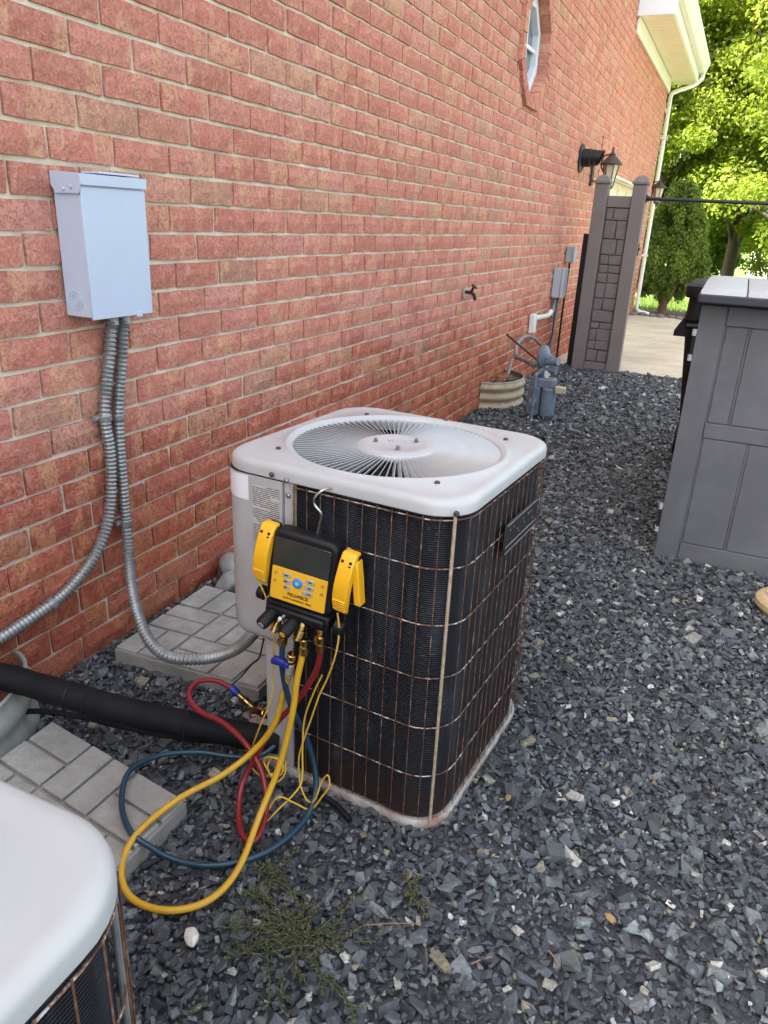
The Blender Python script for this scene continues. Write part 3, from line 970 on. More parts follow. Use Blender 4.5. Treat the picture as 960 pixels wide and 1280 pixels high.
def make_condenser(name, label, loc, full=True):
    t = thing(name, label, 'air conditioner', loc, (0, 0, R(-4.3) if full else 0))
    # lid
    mb = MB()
    rings = []
    for hw, r, z in ((HW - .001, .085, .774), (HW + .003, .088, .777), (HW + .0035, .09, .794), (HW + .001, .09, .802), (HW - .005, .09, .8065), (HW - .014, .085, .8080), (HW - .020, .08, .8078)):
        rings.append([rrect_ray(hw, hw, r, a) + (z,) for a in TH])
    for r, z in ((.268, .8080), (.265, .8115), (.260, .8130), (.256, .8110), (.2505, .8075), (.247, .8055), (.2455, .7985), (.2455, .775)):
        rings.append([(r * math.cos(a), r * math.sin(a), z) for a in TH])
    mb.loops(rings)
    lid = obj('lid', mb, 'ac_white', t, angle=50)
    # radial vanes
    mb = MB()
    rot = Matrix.Rotation(R(-27), 4, 'X')
    mb.box(0.086, 0.2465, -0.0006, 0.0006, -0.0062, 0.0062, rot)
    v0 = None
    nv = 90
    for k in range(nv):
        if v0 is None:
            v0 = o = obj('grille_vane', mb, 'ac_white', t, smooth=False)
        else:
            o = v0.copy(); COL.objects.link(o)
        o.parent = t
        o.location = (0, 0, 0.7985)
        o.rotation_euler = (0, 0, 2 * PI * k / nv)
    mb = MB(); mb.lathe([(0.105, .7950), (0.0955, .8025), (0.0925, .8065), (0.080, .8100), (0.068, .8108), (0.064, .8092), (0.001, .8100)], seg=64, cap0=False)
    mb.lathe([(0.0001, .796), (0.105, .799), (0.105, .7950)], seg=64, cap0=False, cap1=False)
    hub = obj('hub', mb, 'ac_white', t)
    for a, rr_ in ((198, .052), (300, .050), (50, .050)):
        x, y = rr_ * math.cos(R(a)), rr_ * math.sin(R(a))
        mb = MB(); mb.lathe([(.0068, .8095), (.0068, .8115), (.0050, .8118), (.0050, .8175), (.0036, .8188)], (x, y, 0), seg=6)
        obj('bolt', mb, 'bolt', hub, smooth=False)
    if full:
        # embossed maker's mark: a slanted script sweep
        for pl in ([(-.030, .012), (-.012, .020), (-.020, .002), (.000, .018), (-.006, .000)], [(.002, .004), (.012, .020), (.020, .006), (.030, .022)], [(-.034, -.004), (.000, -.010), (.036, .006)]):
            mk = MB(); mk.tube(spline([(x * .85 - .002, y * .85 + .014, .8106) for x, y in pl], 6), 0.0011, 6)
            obj('embossed_mark', mk, 'emboss', hub)
    for a, rr_ in ((135, .283), (225, .283), (315, .283), (45, .283), (90, .277)):
        x, y = rr_ * math.cos(R(a)), rr_ * math.sin(R(a))
        mb = MB(); mb.lathe([(.0062, .8070), (.0062, .8105), (.0045, .8125), (.0018, .8130)], (x, y, 0), seg=10)
        obj('screw', mb, 'bolt_dark', lid)
    # fan seen through the vanes
    mb = MB(); mb.lathe([(.0001, .60), (.262, .60), (.262, .774), (.25, .774)], seg=48, cap0=False, cap1=False)
    obj('fan_shroud', mb, 'black_in', t)
    fan = MB()
    for k in range(3):
        a0 = R(20 + 120 * k)
        vs_ = []
        for rr_ in (.05, .12, .19, .235):
            for s in (-1, 1):
                a = a0 + s * R(34)
                vs_.append((rr_ * math.cos(a), rr_ * math.sin(a), .70 + s * .03))
        fan.add(vs_, [(0, 1, 3, 2), (2, 3, 5, 4), (4, 5, 7, 6)])
    fan.cyl((0, 0, .66), (0, 0, .75), .055, 24)
    obj('fan', fan, 'blade', t)
    # coil: the block of black fins, cut back at the service corner
    cp = [(-.105, -HW + .007)]
    for cx, cy, a in ((HW - .092, -(HW - .092), -90), (HW - .092, HW - .092, 0), (-(HW - .092), HW - .092, 90)):
        for k in range(9):
            th = R(a + 90 * k / 8); cp.append((cx + .085 * math.cos(th), cy + .085 * math.sin(th)))
    cp += [(-HW + .007, -.05), (-.185, -.05), (-.185, -.262), (-.105, -.262)]
    mb = MB(); mb.prism(cp, .022, .774, cap1=False)
    obj('coil', mb, 'coil', t, angle=40)
    # guard wires
    def path(off, z):
        h_, r_ = HW + off, .09
        p = [(-.085, -h_)]
        for cx, cy, a in ((h_ - r_, -(h_ - r_), -90), (h_ - r_, h_ - r_, 0), (-(h_ - r_), h_ - r_, 90)):
            for k in range(7):
                th = R(a + 90 * k / 6); p.append((cx + r_ * math.cos(th), cy + r_ * math.sin(th)))
        p.append((-h_, -.05))
        return [Vector((x, y, z)) for x, y in p]
    for z in (.767, .662, .533, .405, .277, .146):
        q = path(.002, z)
        mb = MB(); mb.tube(q, .0014, 6)
        obj('guard_wire', mb, 'wire', t)
    walk = resample(path(.005, 0), .0335)
    mbv = MB(); mbv.tube([(0, 0, .03), (0, 0, .40), (0, 0, .774)], .0011, 6)
    w0 = None
    for p in walk:
        if w0 is None: w0 = o = obj('guard_wire', mbv, 'wire_dark', t)
        else:
            o = w0.copy(); COL.objects.link(o); o.parent = t
        o.location = (p.x, p.y, 0)
    c45 = HW + .007 - .09 * (1 - math.sqrt(.5))
    mb = MB(); mb.tube([(c45, -c45, .012), (c45, -c45, .4), (c45, -c45, .782)], .0036, 8)
    obj('corner_strip', mb, 'tan_wire', t)
    if not full:
        mb = MB(); mb.tube([(c45 - .007, c45 - .007, .012), (c45 - .007, c45 - .007, .4), (c45 - .007, c45 - .007, .776)], .0042, 10)
        obj('corner_strip', mb, 'galv', t)
    mb = MB(); mb.lathe([(.006, 0), (.006, .004), (.003, .007)], (c45 + .002, -c45 - .002, .785), (1, -1, .3), 10)
    obj('screw', mb, 'bolt_dark', lid)
    # base pan
    mb = MB()
    rings = [[rrect_ray(hw, hw, .09, a) + (z,) for a in TH] for hw, z in ((HW - .002, -.02), (HW + .004, -.01), (HW + .006, .014), (HW + .004, .022), (HW - .004, .020), (HW - .012, .012))]
    mb.loops(rings, cap1=True)
    obj('base_pan', mb, 'pan', t)
    if not full: return t
    # service panel that wraps the front left corner
    fr, pr = -HW - .002, -.118
    pp = []
    for k in range(9):
        th = R(180 + 90 * k / 8); pp.append((-HW + .075 + (.075 + .002) * math.cos(th), -HW + .075 + (.075 + .002) * math.sin(th)))
    outline = [(-HW - .002, -.03)] + pp + [(pr, fr)]
    # bottom edge curls under
    mb = MB()
    rings = []
    for z, ins in ((.773, 0), (.60, 0), (.41, 0), (.378, .001), (.365, .006), (.358, .016)):
        rings.append([(x + (ins if i < 5 else ins * .4), y + (ins if i >= 5 else ins * .4), z) for i, (x, y) in enumerate(outline)])
    mb.loops(rings, False)
    mb.add([rings[-1][i] for i in range(len(outline))], [tuple(range(len(outline)))])
    mb.add([(pr, fr, .773), (pr, fr, .358), (pr, fr + .03, .358), (pr, fr + .03, .773)], [(0, 1, 2, 3)])
    pan = obj('service_panel', mb, 'ac_grey', t, angle=45)
    obj('corner_post', MB().box(-.115, -.092, -HW + .002, -.24, .02, .773), 'ac_grey', t, bevel=.002)
    obj('edge_strip', MB().box(-.0915, -.0855, -HW - .004, -HW + .02, .42, .772), 'tan_wire', t, bevel=.001)
    obj('lower_post', MB().box(-.181, -.112, -.284, -.268, .012, .372), 'ac_grey', t, bevel=.002)
    obj('lower_post_flange', MB().box(-.1815, -.1775, -.268, -.05, .012, .372), 'ac_grey', t, bevel=.001)
    obj('rating_label', MB().box(-.197, -.125, fr - .0008, fr - .0002, .595, .752), 'label', pan, smooth=False, loc=(0, 0, 0))
    mb = MB()
    arc = [(-HW + .075 + .0782 * math.cos(R(a)), -HW + .075 + .0782 * math.sin(R(a))) for a in range(184, 271, 6)] + [(-.208, -HW - .0032)]
    mb.loops([[(x, y, .770) for x, y in arc], [(x, y, .712) for x, y in arc]], False)
    obj('white_sticker', mb, 'white_paper', pan)
    for x, z, m_ in ((-.138, .788, 'bolt_dark'), (-.100, .782, 'bolt'), (-.103, .745, 'bolt')):
        mb = MB(); mb.lathe([(.0058, 0), (.0058, .003), (.003, .0055)], (x, -HW - (.010 if z > .775 else -.001), z), (0, -1, 0), 8)
        obj('screw', mb, m_, pan)
    # rusty nameplate clipped to the right side guard
    pl = obj('nameplate', MB().box(HW + .0085, HW + .0125, -.055, .172, .612, .690), 'plate', t, bevel=.002)
    mb = MB()
    for z in (.6165, .632, .684):
        mb.box(HW + .0127, HW + .0132, -.048, .166, z, z + .0022)
    for k in range(16):
        ya = -.04 + .0125 * k
        if random.random() < .75:
            zz = random.choice((.645, .655, .668)); mb.box(HW + .0127, HW + .0131, ya, ya + random.uniform(.004, .010), zz, zz + .002)
    obj('plate_print', mb, 'plate_print', pl, smooth=False)
    for y in (-.045, .16):
        mb = MB(); mb.cyl((HW - .012, y, .65), (HW + .009, y, .65), .006, 8)
        obj('clip', mb, 'black_in', pl)
    # service valves and line stubs at the open corner
    for (x, y, z, big) in ((-.215, -.250, .105, False), (-.165, -.265, .055, True)):
        mb = MB()
        s = 1.3 if big else 1.0
        mb.cyl((x, y, z), (x + .07, y + .06, z + .01), .0075 * s, 10)
        mb.lathe([(.010 * s, -.016), (.010 * s, .012), (.007 * s, .014), (.007 * s, .03), (.009 * s, .031), (.009 * s, .042)], (x, y, z), (-.3, -.5, .4), 6)
        mb.lathe([(.007 * s, 0), (.007 * s, .024), (.0055 * s, .026)], (x, y, z), (-.8, .1, .25), 8)
        v = obj('service_valve', mb, 'brass', t)
        mb = MB(); mb.lathe([(.006, 0), (.0075, .004), (.0075, .010)], Vector((x, y, z)) + Vector((-.02, -.012, .0)), (-.6, -.6, -.3), 8)
        obj('valve_cap', mb, 'copper', v)
    return t


main_ac = make_condenser('condenser', 'rusty caged white condenser unit hung with a yellow gauge, standing alone mid gravel', (AC.x, AC.y, 0))
near_ac = make_condenser('condenser', 'nearest condenser unit, only a white lid corner and wires showing below the paver', (0.960, 0.062, 0.0), full=False)

# ------------------------------------------------------------------ digital manifold gauge hanging on the guard
GX, GYY, GZ0 = 0.904, 1.196, 0.615
gauge = thing('manifold_gauge', 'black and yellow digital manifold gauge hooked on the condenser guard', 'gauge', (GX, GYY, GZ0), (R(-4), R(4.6), R(2)))
mb = MB(); mb.prism(rrect(-.078, .078, -.082, .084, .022, 6), -.004, .040, 'xz')
body = obj('case', mb, 'rubber', gauge, bevel=.009, seg=4)
mb = MB(); mb.prism(rrect(-.066, .064, -.072, .0028, .004, 4), -.0065, .0, 'xz')
obj('faceplate', mb, 'face_yellow', gauge, bevel=.0012)
mb = MB(); mb.prism(rrect(-.066, .064, .003, .067, .004, 4), -.0066, -.0030, 'xz')
obj('display', mb, 'screen', gauge, bevel=.0006)
for sx in (-1, 1):
    for k in range(3):
        bx_ = -.030 if sx < 0 else .026
        bz = (-.010, -.0235, -.037)[k] - .001
        ob = MB(); ob.prism(rrect(bx_ - .0095 + (.004 if sx < 0 else -.003) * k, bx_ + .0095 + (.001 if sx < 0 else -.001) * k, bz - .0048, bz + .0048, .003, 3), -.0092, -.006, 'xz')
        b_ = obj('button', ob, 'button_grey', gauge, bevel=.0008)
        pr_ = MB(); pr_.box(bx_ - .004, bx_ + .004, -.0096, -.0093, bz - .0014, bz + .0014)
        obj('button_print', pr_, 'print_black', b_, smooth=False)
    for k in range(2):
        bx_ = -.056 if sx < 0 else .054
        bz = (-.012, -.030)[k]
        ob = MB(); ob.lathe([(.0042, -.0004), (.0042, .0004)], (bx_, -.0070, bz), (0, -1, 0), 12)
        obj('icon', ob, 'print_brown', gauge)
ob = MB(); ob.lathe([(.0112, 0), (.0112, .0025), (.009, .004), (.001, .0044)], (-.003, -.0062, -.022), (0, -1, 0), 24)
bb = obj('button', ob, 'button_blue', gauge)
ob = MB(); ob.lathe([(.0045, 0), (.0045, .0006)], (-.003, -.0106, -.022), (0, -1, 0), 16)
obj('button_centre', ob, 'button_blue_hi', bb)
text_obj('FIELDPIECE', 0.0098, 'print_black', gauge, (0.0, -.0068, -.0525), (R(90), 0, 0))
text_obj('DIGITAL MANIFOLD  SMAN', 0.0055, 'print_black', gauge, (0.0, -.0068, -.0625), (R(90), 0, 0))
hk = MB(); hk.tube(spline([(.010, .030, .078), (.013, .030, .105), (.016, .028, .128), (-.002, .026, .146), (-.001, .026, .164), (.012, .040, .178), (.026, .084, .174)], 6), .0023, 8)
obj('hook', hk, 'chrome', gauge)
mb = MB(); mb.box(-.078, .074, .000, .038, -.118, -.082)
blk = obj('manifold_block', mb, 'rubber', gauge, bevel=.006)
mb = MB(); mb.box(-.070, .068, -.014, .006, -.106, -.088)
obj('valve_bar', mb, 'rubber', gauge, bevel=.005)
for (x, z, cap) in ((-.052, -.104, 'button_grey'), (.000, -.110, 'face_yellow')):
    d_ = Vector((-.18, -.9, -.42)).normalized()
    mb = MB(); mb.lathe([(.010, -.01), (.0135, .004), (.0145, .008), (.0145, .040), (.0130, .046), (.0125, .046)], (x, .000, z), d_, 20)
    kn = obj('valve_knob', mb, 'rubber', gauge, angle=30)
    mb = MB(); mb.lathe([(.0072, .0462), (.0072, .0475), (.002, .0478)], (x, .000, z), d_, 16)
    obj('knob_cap', mb, cap, kn)
mb = MB(); mb.lathe([(.016, 0), (.016, .014), (.013, .018)], (-.088, .018, -.082), (-1, 0, .1), 16)
obj('end_knob', mb, 'rubber', gauge)
mb = MB(); mb.lathe([(.018, 0), (.018, .016), (.014, .02)], (.086, .016, -.100), (1, 0, -.1), 16)
obj('end_knob', mb, 'rubber', gauge)
mb = MB(); mb.tube([(-.020, .0, -.098), (-.024, -.02, -.105), (-.022, -.032, -.100)], .0045, 8)
obj('sight_glass', mb, 'chrome', gauge)
for x, y, dirv in ((-.040, .012, (-.18, -.45, -.88)), (.014, .010, (-.1, -.42, -.9)), (.052, .016, (.02, -.12, -1))):
    mb = MB(); mb.lathe([(.0095, -.01), (.0095, .012), (.0075, .013), (.0075, .020), (.0115, .021), (.0115, .036), (.0085, .037), (.0085, .044)], (x, y, -.112), dirv, 12)
    obj('hose_port', mb, 'brass', gauge, angle=30)
mb = MB(); mb.lathe([(.0105, 0), (.0105, .016), (.0075, .018), (.0075, .026), (.005, .028), (.0045, .044)], (.002, -.010, -.118), (-.55, -.35, -.75), 8)
obj('blank_port', mb, 'brass', gauge, angle=30)


def hose(name, label, pts, mat, r=.0068):
    p = resample(spline(pts, 10), .008)
    o = thing(name, label, 'hose', pts[0])
    q = [v - Vector(pts[0]) for v in p]
    mb = MB(); mb.tube(q, r, 12)
    h_ = obj('tube', mb, mat, o)
    return o, q


def ferrule(o, a, b, r=.0088, mat='brass'):
    a = Vector(a); b = Vector(b); d = b - a; L = d.length
    mb = MB(); mb.lathe([(r * .8, 0), (r, L * .05), (r, L * .38), (r * .85, L * .42), (r * .85, L * .5), (r * 1.2, L * .52), (r * 1.2, L * .95), (r, L)], a, d, 10)
    return obj('fitting', mb, mat, o, angle=30)


ypts = [(.916, 1.186, .462), (.912, 1.184, .420), (.904, 1.176, .36), (.899, 1.165, .28), (.884, 1.136, .16), (.872, 1.072, .065), (.893, .957, .026), (.884, .870, .022), (.828, .815, .022), (.748, .804, .022),
        (.690, .836, .036), (.668, .904, .060), (.689, 1.013, .075), (.754, 1.104, .105), (.800, 1.167, .150), (.838, 1.190, .220), (.862, 1.195, .320), (.878, 1.187, .368)]
hy, qy = hose('charging_hose', 'yellow hose in a wide loop reaching lowest across the gravel', ypts, 'hose_y', .0072)
ferrule(hy, (0, 0, .004), (.001, 0, -.034))
e = Vector(ypts[-1]) - Vector(ypts[0])
ferrule(hy, e - Vector((.002, 0, .008)), e + Vector((.006, -.004, .030)), .0088, 'galv_dull')
ferrule(hy, e + Vector((.006, -.004, .030)), e + Vector((.013, -.008, .058)), .0090)
mb = MB(); mb.lathe([(.003, 0), (.003, .018)], e + Vector((.013, -.008, .055)), (.3, 0, 1), 8)
obj('depressor', mb, 'brass', hy)
bpts = [(.868, 1.180, .470), (.864, 1.182, .430), (.862, 1.186, .37), (.876, 1.195, .28), (.906, 1.222, .17), (.935, 1.212, .072), (.946, 1.155, .026), (.932, 1.058, .022), (.895, .990, .022), (.830, .938, .022), (.757, .917, .024), (.705, .905, .046), (.650, .908, .0625),
        (.578, .961, .066), (.530, 1.040, .072), (.546, 1.127, .060), (.610, 1.190, .048), (.690, 1.222, .042), (.752, 1.246, .050), (.782, 1.290, .070)]
hb, qb = hose('charging_hose', 'dark blue hose curving over the paver edge and gravel', bpts, 'hose_b', .0066)
ferrule(hb, (0, 0, .004), (-.003, .001, -.030))
cl = MB(); cl.cyl((-.020, -.005, -.066), (.014, -.003, -.072), .0062, 8)
cl.box(-.026, .018, -.012, .008, -.078, -.066)
obj('ball_valve_lever', cl, 'blue_plastic', hb, bevel=.002)
rpts = [(.951, 1.196, .476), (.950, 1.198, .440), (.938, 1.206, .39), (.918, 1.212, .345), (.886, 1.206, .285), (.829, 1.200, .200), (.795, 1.174, .120), (.780, 1.137, .062), (.804, 1.086, .030), (.846, 1.040, .022), (.880, 1.036, .024), (.868, 1.100, .042), (.827, 1.153, .090),
        (.768, 1.180, .132), (.682, 1.206, .150), (.604, 1.215, .152), (.551, 1.238, .165), (.541, 1.284, .175), (.569, 1.322, .168), (.606, 1.338, .148)]
hr, qr = hose('charging_hose', 'red hose with a small loop beside the concrete paver', rpts, 'hose_r', .0068)
ferrule(hr, (0, 0, .002), (-.001, .001, -.036))
e = Vector(rpts[-1]) - Vector(rpts[0])
mb = MB(); mb.lathe([(.009, 0), (.0105, .003), (.0105, .024), (.009, .027)], e, (.75, .05, -.5), 12)
obj('ball_valve', mb, 'blue_plastic', hr)
mb = MB(); mb.lathe([(.007, .02), (.0075, .026), (.0075, .046), (.006, .048), (.0095, .049), (.0095, .062), (.007, .064), (.007, .09)], e, (.75, .05, -.5), 12)
obj('fitting', mb, 'brass', hr, angle=30)


# spring clamps with their sensor leads
def make_clamp(label, loc, roty, lead, open_arm):
    c = thing('sensor_clamp', label, 'clamp', loc, (0, R(roty), 0), 'yellow sensor clamps on the gauge')
    def arm(x0, x1, side):
        mb = MB()
        prof = [(.068, .016, .020), (.062, .010, .026), (.045, .002, .028), (.022, -.005, .026), (.0, -.009, .024), (-.022, -.009, .022), (-.044, -.004, .019), (-.060, .003, .016), (-.070, .012, .011)]
        rings = []
        for z, yf, th in prof:
            hw_ = .0165 if z > -.05 else .0145
            rings.append([(x0 + hw_ * cx, yf + (0 if cy < 0 else th), z) for cx, cy in ((-1, -1), (1, -1), (1, 1), (-1, 1))])
        mb.loops(rings, True, True, True)
        return mb
    a = obj('front_arm', arm(0, 0, 1), 'yellow', c, bevel=.004, seg=3)
    for k in range(5):
        z = -.034 - .0065 * k
        g_ = MB(); g_.box(-.0140, .0140, -.0100 + .0028 * k, .006, z, z + .0034)
        obj('grip_rib', g_, 'yellow', a, bevel=.001)
    pr_ = MB()
    for x, z in ((-.009, .052), (.009, .052), (.009, .044)): pr_.box(x - .0026, x + .0026, .0030 + (.052 - z) * -.2, .010, z - .0024, z + .0024)
    obj('sight_slot', pr_, 'print_black', a, smooth=False)
    mb = MB(); mb.box(-.013, .017, .020, .046, .030, .066)
    obj('jaw_pivot', mb, 'rubber', c, bevel=.005)
    if open_arm:
        mb = MB()
        rings = [[(x + .0075 * cx, y + .013 * cy, z) for cx, cy in ((-1, -1), (1, -1), (1, 1), (-1, 1))] for x, y, z in ((.012, .026, .052), (.016, .026, .035), (.021, .028, .010), (.026, .030, -.020), (.031, .032, -.046))]
        mb.loops(rings, True, True, True)
        mb.tube([(.016, .022, -.002), (.024, .022, .004)], .006, 8)
        obj('rear_arm', mb, 'yellow', c, bevel=.003)
        mb = MB(); mb.tube([(.010, .030, .010), (.014, .034, -.010), (.012, .036, -.030)], .004, 6)
        obj('spring', mb, 'copper', c)
    else:
        mb = MB(); mb.box(-.010, .016, .022, .044, -.045, .030)
        obj('rear_arm', mb, 'yellow', c, bevel=.005)
    p = resample(spline([Vector(q) for q in lead], 10), .006)
    inv = c.matrix_basis.inverted() if False else (Matrix.Translation(loc) @ Matrix.Rotation(R(roty), 4, 'Y')).inverted()
    mb = MB(); mb.tube([inv @ v for v in p], .0021, 8)
    obj('lead', mb, 'cable_y', c)
    return c

make_clamp('yellow spring clamp on the printed label side of the gauge', (.817, 1.180, .642), 7.5,
           [(.802, 1.19, .574), (.818, 1.20, .52), (.825, 1.21, .46), (.828, 1.205, .42), (.826, 1.20, .33), (.826, 1.195, .28), (.795, 1.19, .19), (.770, 1.19, .11), (.775, 1.185, .07), (.805, 1.185, .055), (.835, 1.19, .075),
            (.850, 1.19, .095), (.850, 1.185, .12), (.825, 1.18, .125), (.812, 1.18, .105), (.832, 1.18, .075), (.858, 1.185, .085), (.855, 1.19, .115), (.830, 1.19, .118), (.822, 1.18, .09), (.845, 1.18, .06), (.862, 1.19, .08), (.86, 1.2, .11)], False)
make_clamp('yellow spring clamp on the finned coil side of the gauge', (1.006, 1.182, .618), 7.0,
           [(.993, 1.19, .548), (.995, 1.195, .50), (.985, 1.20, .44), (.962, 1.21, .37), (.938, 1.215, .31), (.918, 1.215, .24), (.902, 1.21, .18), (.895, 1.20, .13), (.905, 1.19, .07), (.930, 1.18, .040), (.950, 1.18, .050), (.962, 1.19, .10),
            (.978, 1.19, .125), (.984, 1.185, .10), (.970, 1.18, .07), (.945, 1.17, .028), (.915, 1.15, .05), (.885, 1.13, .072), (.868, 1.115, .045), (.868, 1.10, .018), (.885, 1.12, .040), (.912, 1.16, .075), (.916, 1.18, .10), (.905, 1.20, .17), (.902, 1.215, .24), (.925, 1.22, .32), (.94, 1.225, .36)], True)

# ------------------------------------------------------------------ disconnect box and flexible conduits
bx = thing('disconnect_box', 'pale blue grey metal disconnect box on the brick wall', 'electrical box', (0.0, 1.607, 1.03))
mb = MB(); mb.box(0.0035, .092, -.112, .113, 0, .335)
bo = obj('enclosure', mb, 'box_paint', bx, bevel=.003)
mb = MB(); mb.box(.0925, .0965, -.1135, .1155, -.005, .318)
obj('cover', mb, 'box_paint', bx, bevel=.0018)
mb = MB(); mb.prism([(.003, .353), (.102, .348), (.102, .322), (.0985, .322), (.0985, .3435), (.003, .348)], -.117, .119, 'xz')
fl = obj('rain_flap', mb, 'box_paint', bx, bevel=.0008)
mb = MB(); mb.prism([(.004, .350), (.100, .346), (.100, .312), (.093, .302), (.018, .302), (.010, .312), (.004, .320)], -.1185, -.1160, 'xz')
obj('flap_cheek', mb, 'box_paint', fl)
mb = MB(); mb.box(.02, .08, -.03, .118, .352, .357)
obj('flap_lip', mb, 'box_paint', fl, bevel=.001)
for (x, z) in ((.072, .318), (.046, .312)):
    mb = MB(); mb.lathe([(.0045, 0), (.0045, .003), (.002, .005)], (x, -.1185, z), (0, -1, 0), 8)
    obj('screw', mb, 'box_paint', fl)
for r_ in (.024, .017, .011):
    ring = [Vector((.042 + r_ * math.cos(a), -.1128, .042 + r_ * math.sin(a))) for a in np.linspace(0, 2 * PI, 28)]
    mb = MB(); mb.tube(ring, .0011, 6)
    obj('knockout', mb, 'box_paint', bx)
mb = MB(); mb.prism([(.048, -.004), (.096, -.004), (.096, .012), (.05, .006)], .03, .07, 'xz')
mb = MB(); mb.box(.086, .098, .050, .072, -.010, .004)
obj('hasp', mb, 'box_paint', bx, bevel=.001)


def conduit(name, label, pts, r=.0155, pitch=.0125):
    p0 = Vector(pts[0])
    p = resample(spline([Vector(q) - p0 for q in pts], 12), pitch / 5)
    rad = [r + .0024 * math.sin(2 * PI * i / 5) for i in range(len(p))]
    c = thing(name, label, 'conduit', p0)
    mb = MB(); mb.tube(p, rad, 12)
    obj('armour', mb, 'galv', c, angle=60)
    mb = MB(); mb.lathe([(.020, .03), (.020, .006), (.0175, .004), (.0175, -.028), (.0185, -.03)], (0, 0, -.004), (0, 0, 1), 14)
    obj('connector', mb, 'galv', c)
    return c, p0


def strap(c, p0, at, along, screw):
    a = Vector(along).normalized()
    mb = MB(); mb.lathe([(.0185, -.009), (.0200, -.007), (.0200, .007), (.0185, .009)], Vector(at) - p0, a, 14)
    s = obj('strap', mb, 'galv', c)
    mb = MB(); mb.cyl((Vector(at) - p0) + Vector((-.012, screw * .012, 0)), (Vector(at) - p0) + Vector((-.012, screw * .034, 0)), .009, 10)
    obj('strap_ear', mb, 'galv', s)

c1, o1 = conduit('flexible_conduit', 'ribbed metal conduit sweeping along the wall out past the insulated pipe',
                 [(.030, 1.630, 1.030), (.026, 1.612, .919), (.020, 1.595, .831), (.020, 1.576, .738), (.020, 1.583, .643), (.020, 1.577, .544), (.020, 1.549, .425), (.020, 1.482, .332), (.020, 1.386, .275), (.020, 1.302, .251), (.020, 1.214, .240), (.020, 1.136, .232), (.020, .95, .222), (.020, .7, .215)])
strap(c1, o1, (.020, 1.577, .736), (0, -.05, 1), -1)
strap(c1, o1, (.020, 1.310, .252), (0, 1, .2), 0.2)
c2, o2 = conduit('flexible_conduit', 'ribbed metal conduit drooping over the paver into the caged condenser',
                 [(.032, 1.676, 1.030), (.026, 1.656, .891), (.020, 1.633, .753), (.020, 1.624, .632), (.020, 1.622, .505), (.020, 1.620, .400), (.040, 1.600, .300), (.110, 1.530, .215), (.215, 1.452, .150), (.300, 1.420, .118), (.375, 1.428, .112), (.461, 1.452, .130), (.540, 1.452, .180), (.612, 1.430, .258), (.655, 1.425, .330), (.668, 1.425, .410)])
strap(c2, o2, (.020, 1.6285, .728), (0, -.05, 1), 1)
strap(c2, o2, (.021, 1.620, .394), (0, 0, 1), -1)


# ------------------------------------------------------------------ patterned concrete pavers
def paver(label, corners, thick, cells_seed):
    """corners: near-wall/near, near-wall/far, outer/far, outer/near (x, y) of the top face"""
    o = Vector((corners[0][0], corners[0][1], 0))
    t = thing('concrete_paver', label, 'paver', o)
    c = [Vector((x, y, 0)) - o for x, y in corners]
    def P(u, v, z): return c[0] * (1 - u) * (1 - v) + c[1] * (1 - u) * v + c[2] * u * v + c[3] * u * (1 - v) + Vector((0, 0, z))
    mb = MB()
    q = [P(0, 0, 0), P(0, 1, 0), P(1, 1, 0), P(1, 0, 0)]
    mb.add([Vector((p.x, p.y, -.02)) for p in q] + [Vector((p.x, p.y, thick - .009)) for p in q], [(0, 1, 2, 3), (4, 5, 6, 7), (0, 1, 5, 4), (1, 2, 6, 5), (2, 3, 7, 6), (3, 0, 4, 7)])
    obj('slab', mb, 'slab_side', t, bevel=.004)
    # basket-weave of raised bricks: pairs laid along and across
    n = 3
    for bi in range(n):
        for bj in range(n):
            for half in range(2):
                if (bi + bj + cells_seed) % 2:
                    u0, u1, v0, v1 = bi / n, (bi + 1) / n, (bj + half * .5) / n, (bj + half * .5 + .5) / n
                else:
                    u0, u1, v0, v1 = (bi + half * .5) / n, (bi + half * .5 + .5) / n, bj / n, (bj + 1) / n
                g = .0095
                z1 = thick + random.uniform(-.0012, .0012)
                m2 = MB()
                qq = [P(u0 + g, v0 + g, 0), P(u0 + g, v1 - g, 0), P(u1 - g, v1 - g, 0), P(u1 - g, v0 + g, 0)]
                m2.add([Vector((p.x, p.y, thick - .012)) for p in qq] + [Vector((p.x, p.y, z1)) for p in qq], [(0, 1, 2, 3), (4, 5, 6, 7), (0, 1, 5, 4), (1, 2, 6, 5), (2, 3, 7, 6), (3, 0, 4, 7)])
                obj('brick_relief', m2, 'slab', t, bevel=.0022)
    return t

paver('patterned concrete paver under the drooping conduit, against the wall', [(.083, 1.459), (.070, 1.925), (.600, 1.950), (.590, 1.487)], .050, 0)
paver('patterned concrete paver between the insulated pipe and nearest unit', [(.205, .600), (.199, 1.117), (.690, 1.046), (.680, .555)], .050, 1)

# ------------------------------------------------------------------ insulated line and drain hose
lp = [(-.02, .60, .27), (.020, .80, .255), (.065, .98, .226), (.120, 1.047, .200), (.292, 1.108, .160), (.460, 1.174, .118), (.581, 1.232, .088), (.690, 1.278, .068), (.775, 1.310, .060)]
ip = thing('insulated_pipe', 'thick black foam insulated refrigerant pipe lying over the gravel', 'pipe', lp[3])
pp_ = resample(spline([Vector(p) - Vector(lp[3]) for p in lp], 12), .012)
rad = [.0335 + .0007 * math.sin(i * .9) + .0006 * math.sin(i * .37) for i in range(len(pp_))]
mb = MB(); mb.tube(pp_, rad, 20)
obj('foam_sleeve', mb, 'foam', ip, angle=60)
for k in (int(len(pp_) * .585), int(len(pp_) * .80)):
    d_ = (pp_[k + 1] - pp_[k]).normalized()
    mb = MB(); mb.lathe([(.0340, -.002), (.0358, -.0012), (.0358, .0012), (.0340, .002)], pp_[k], d_, 20)
    obj('sleeve_seam', mb, 'black_in', ip)
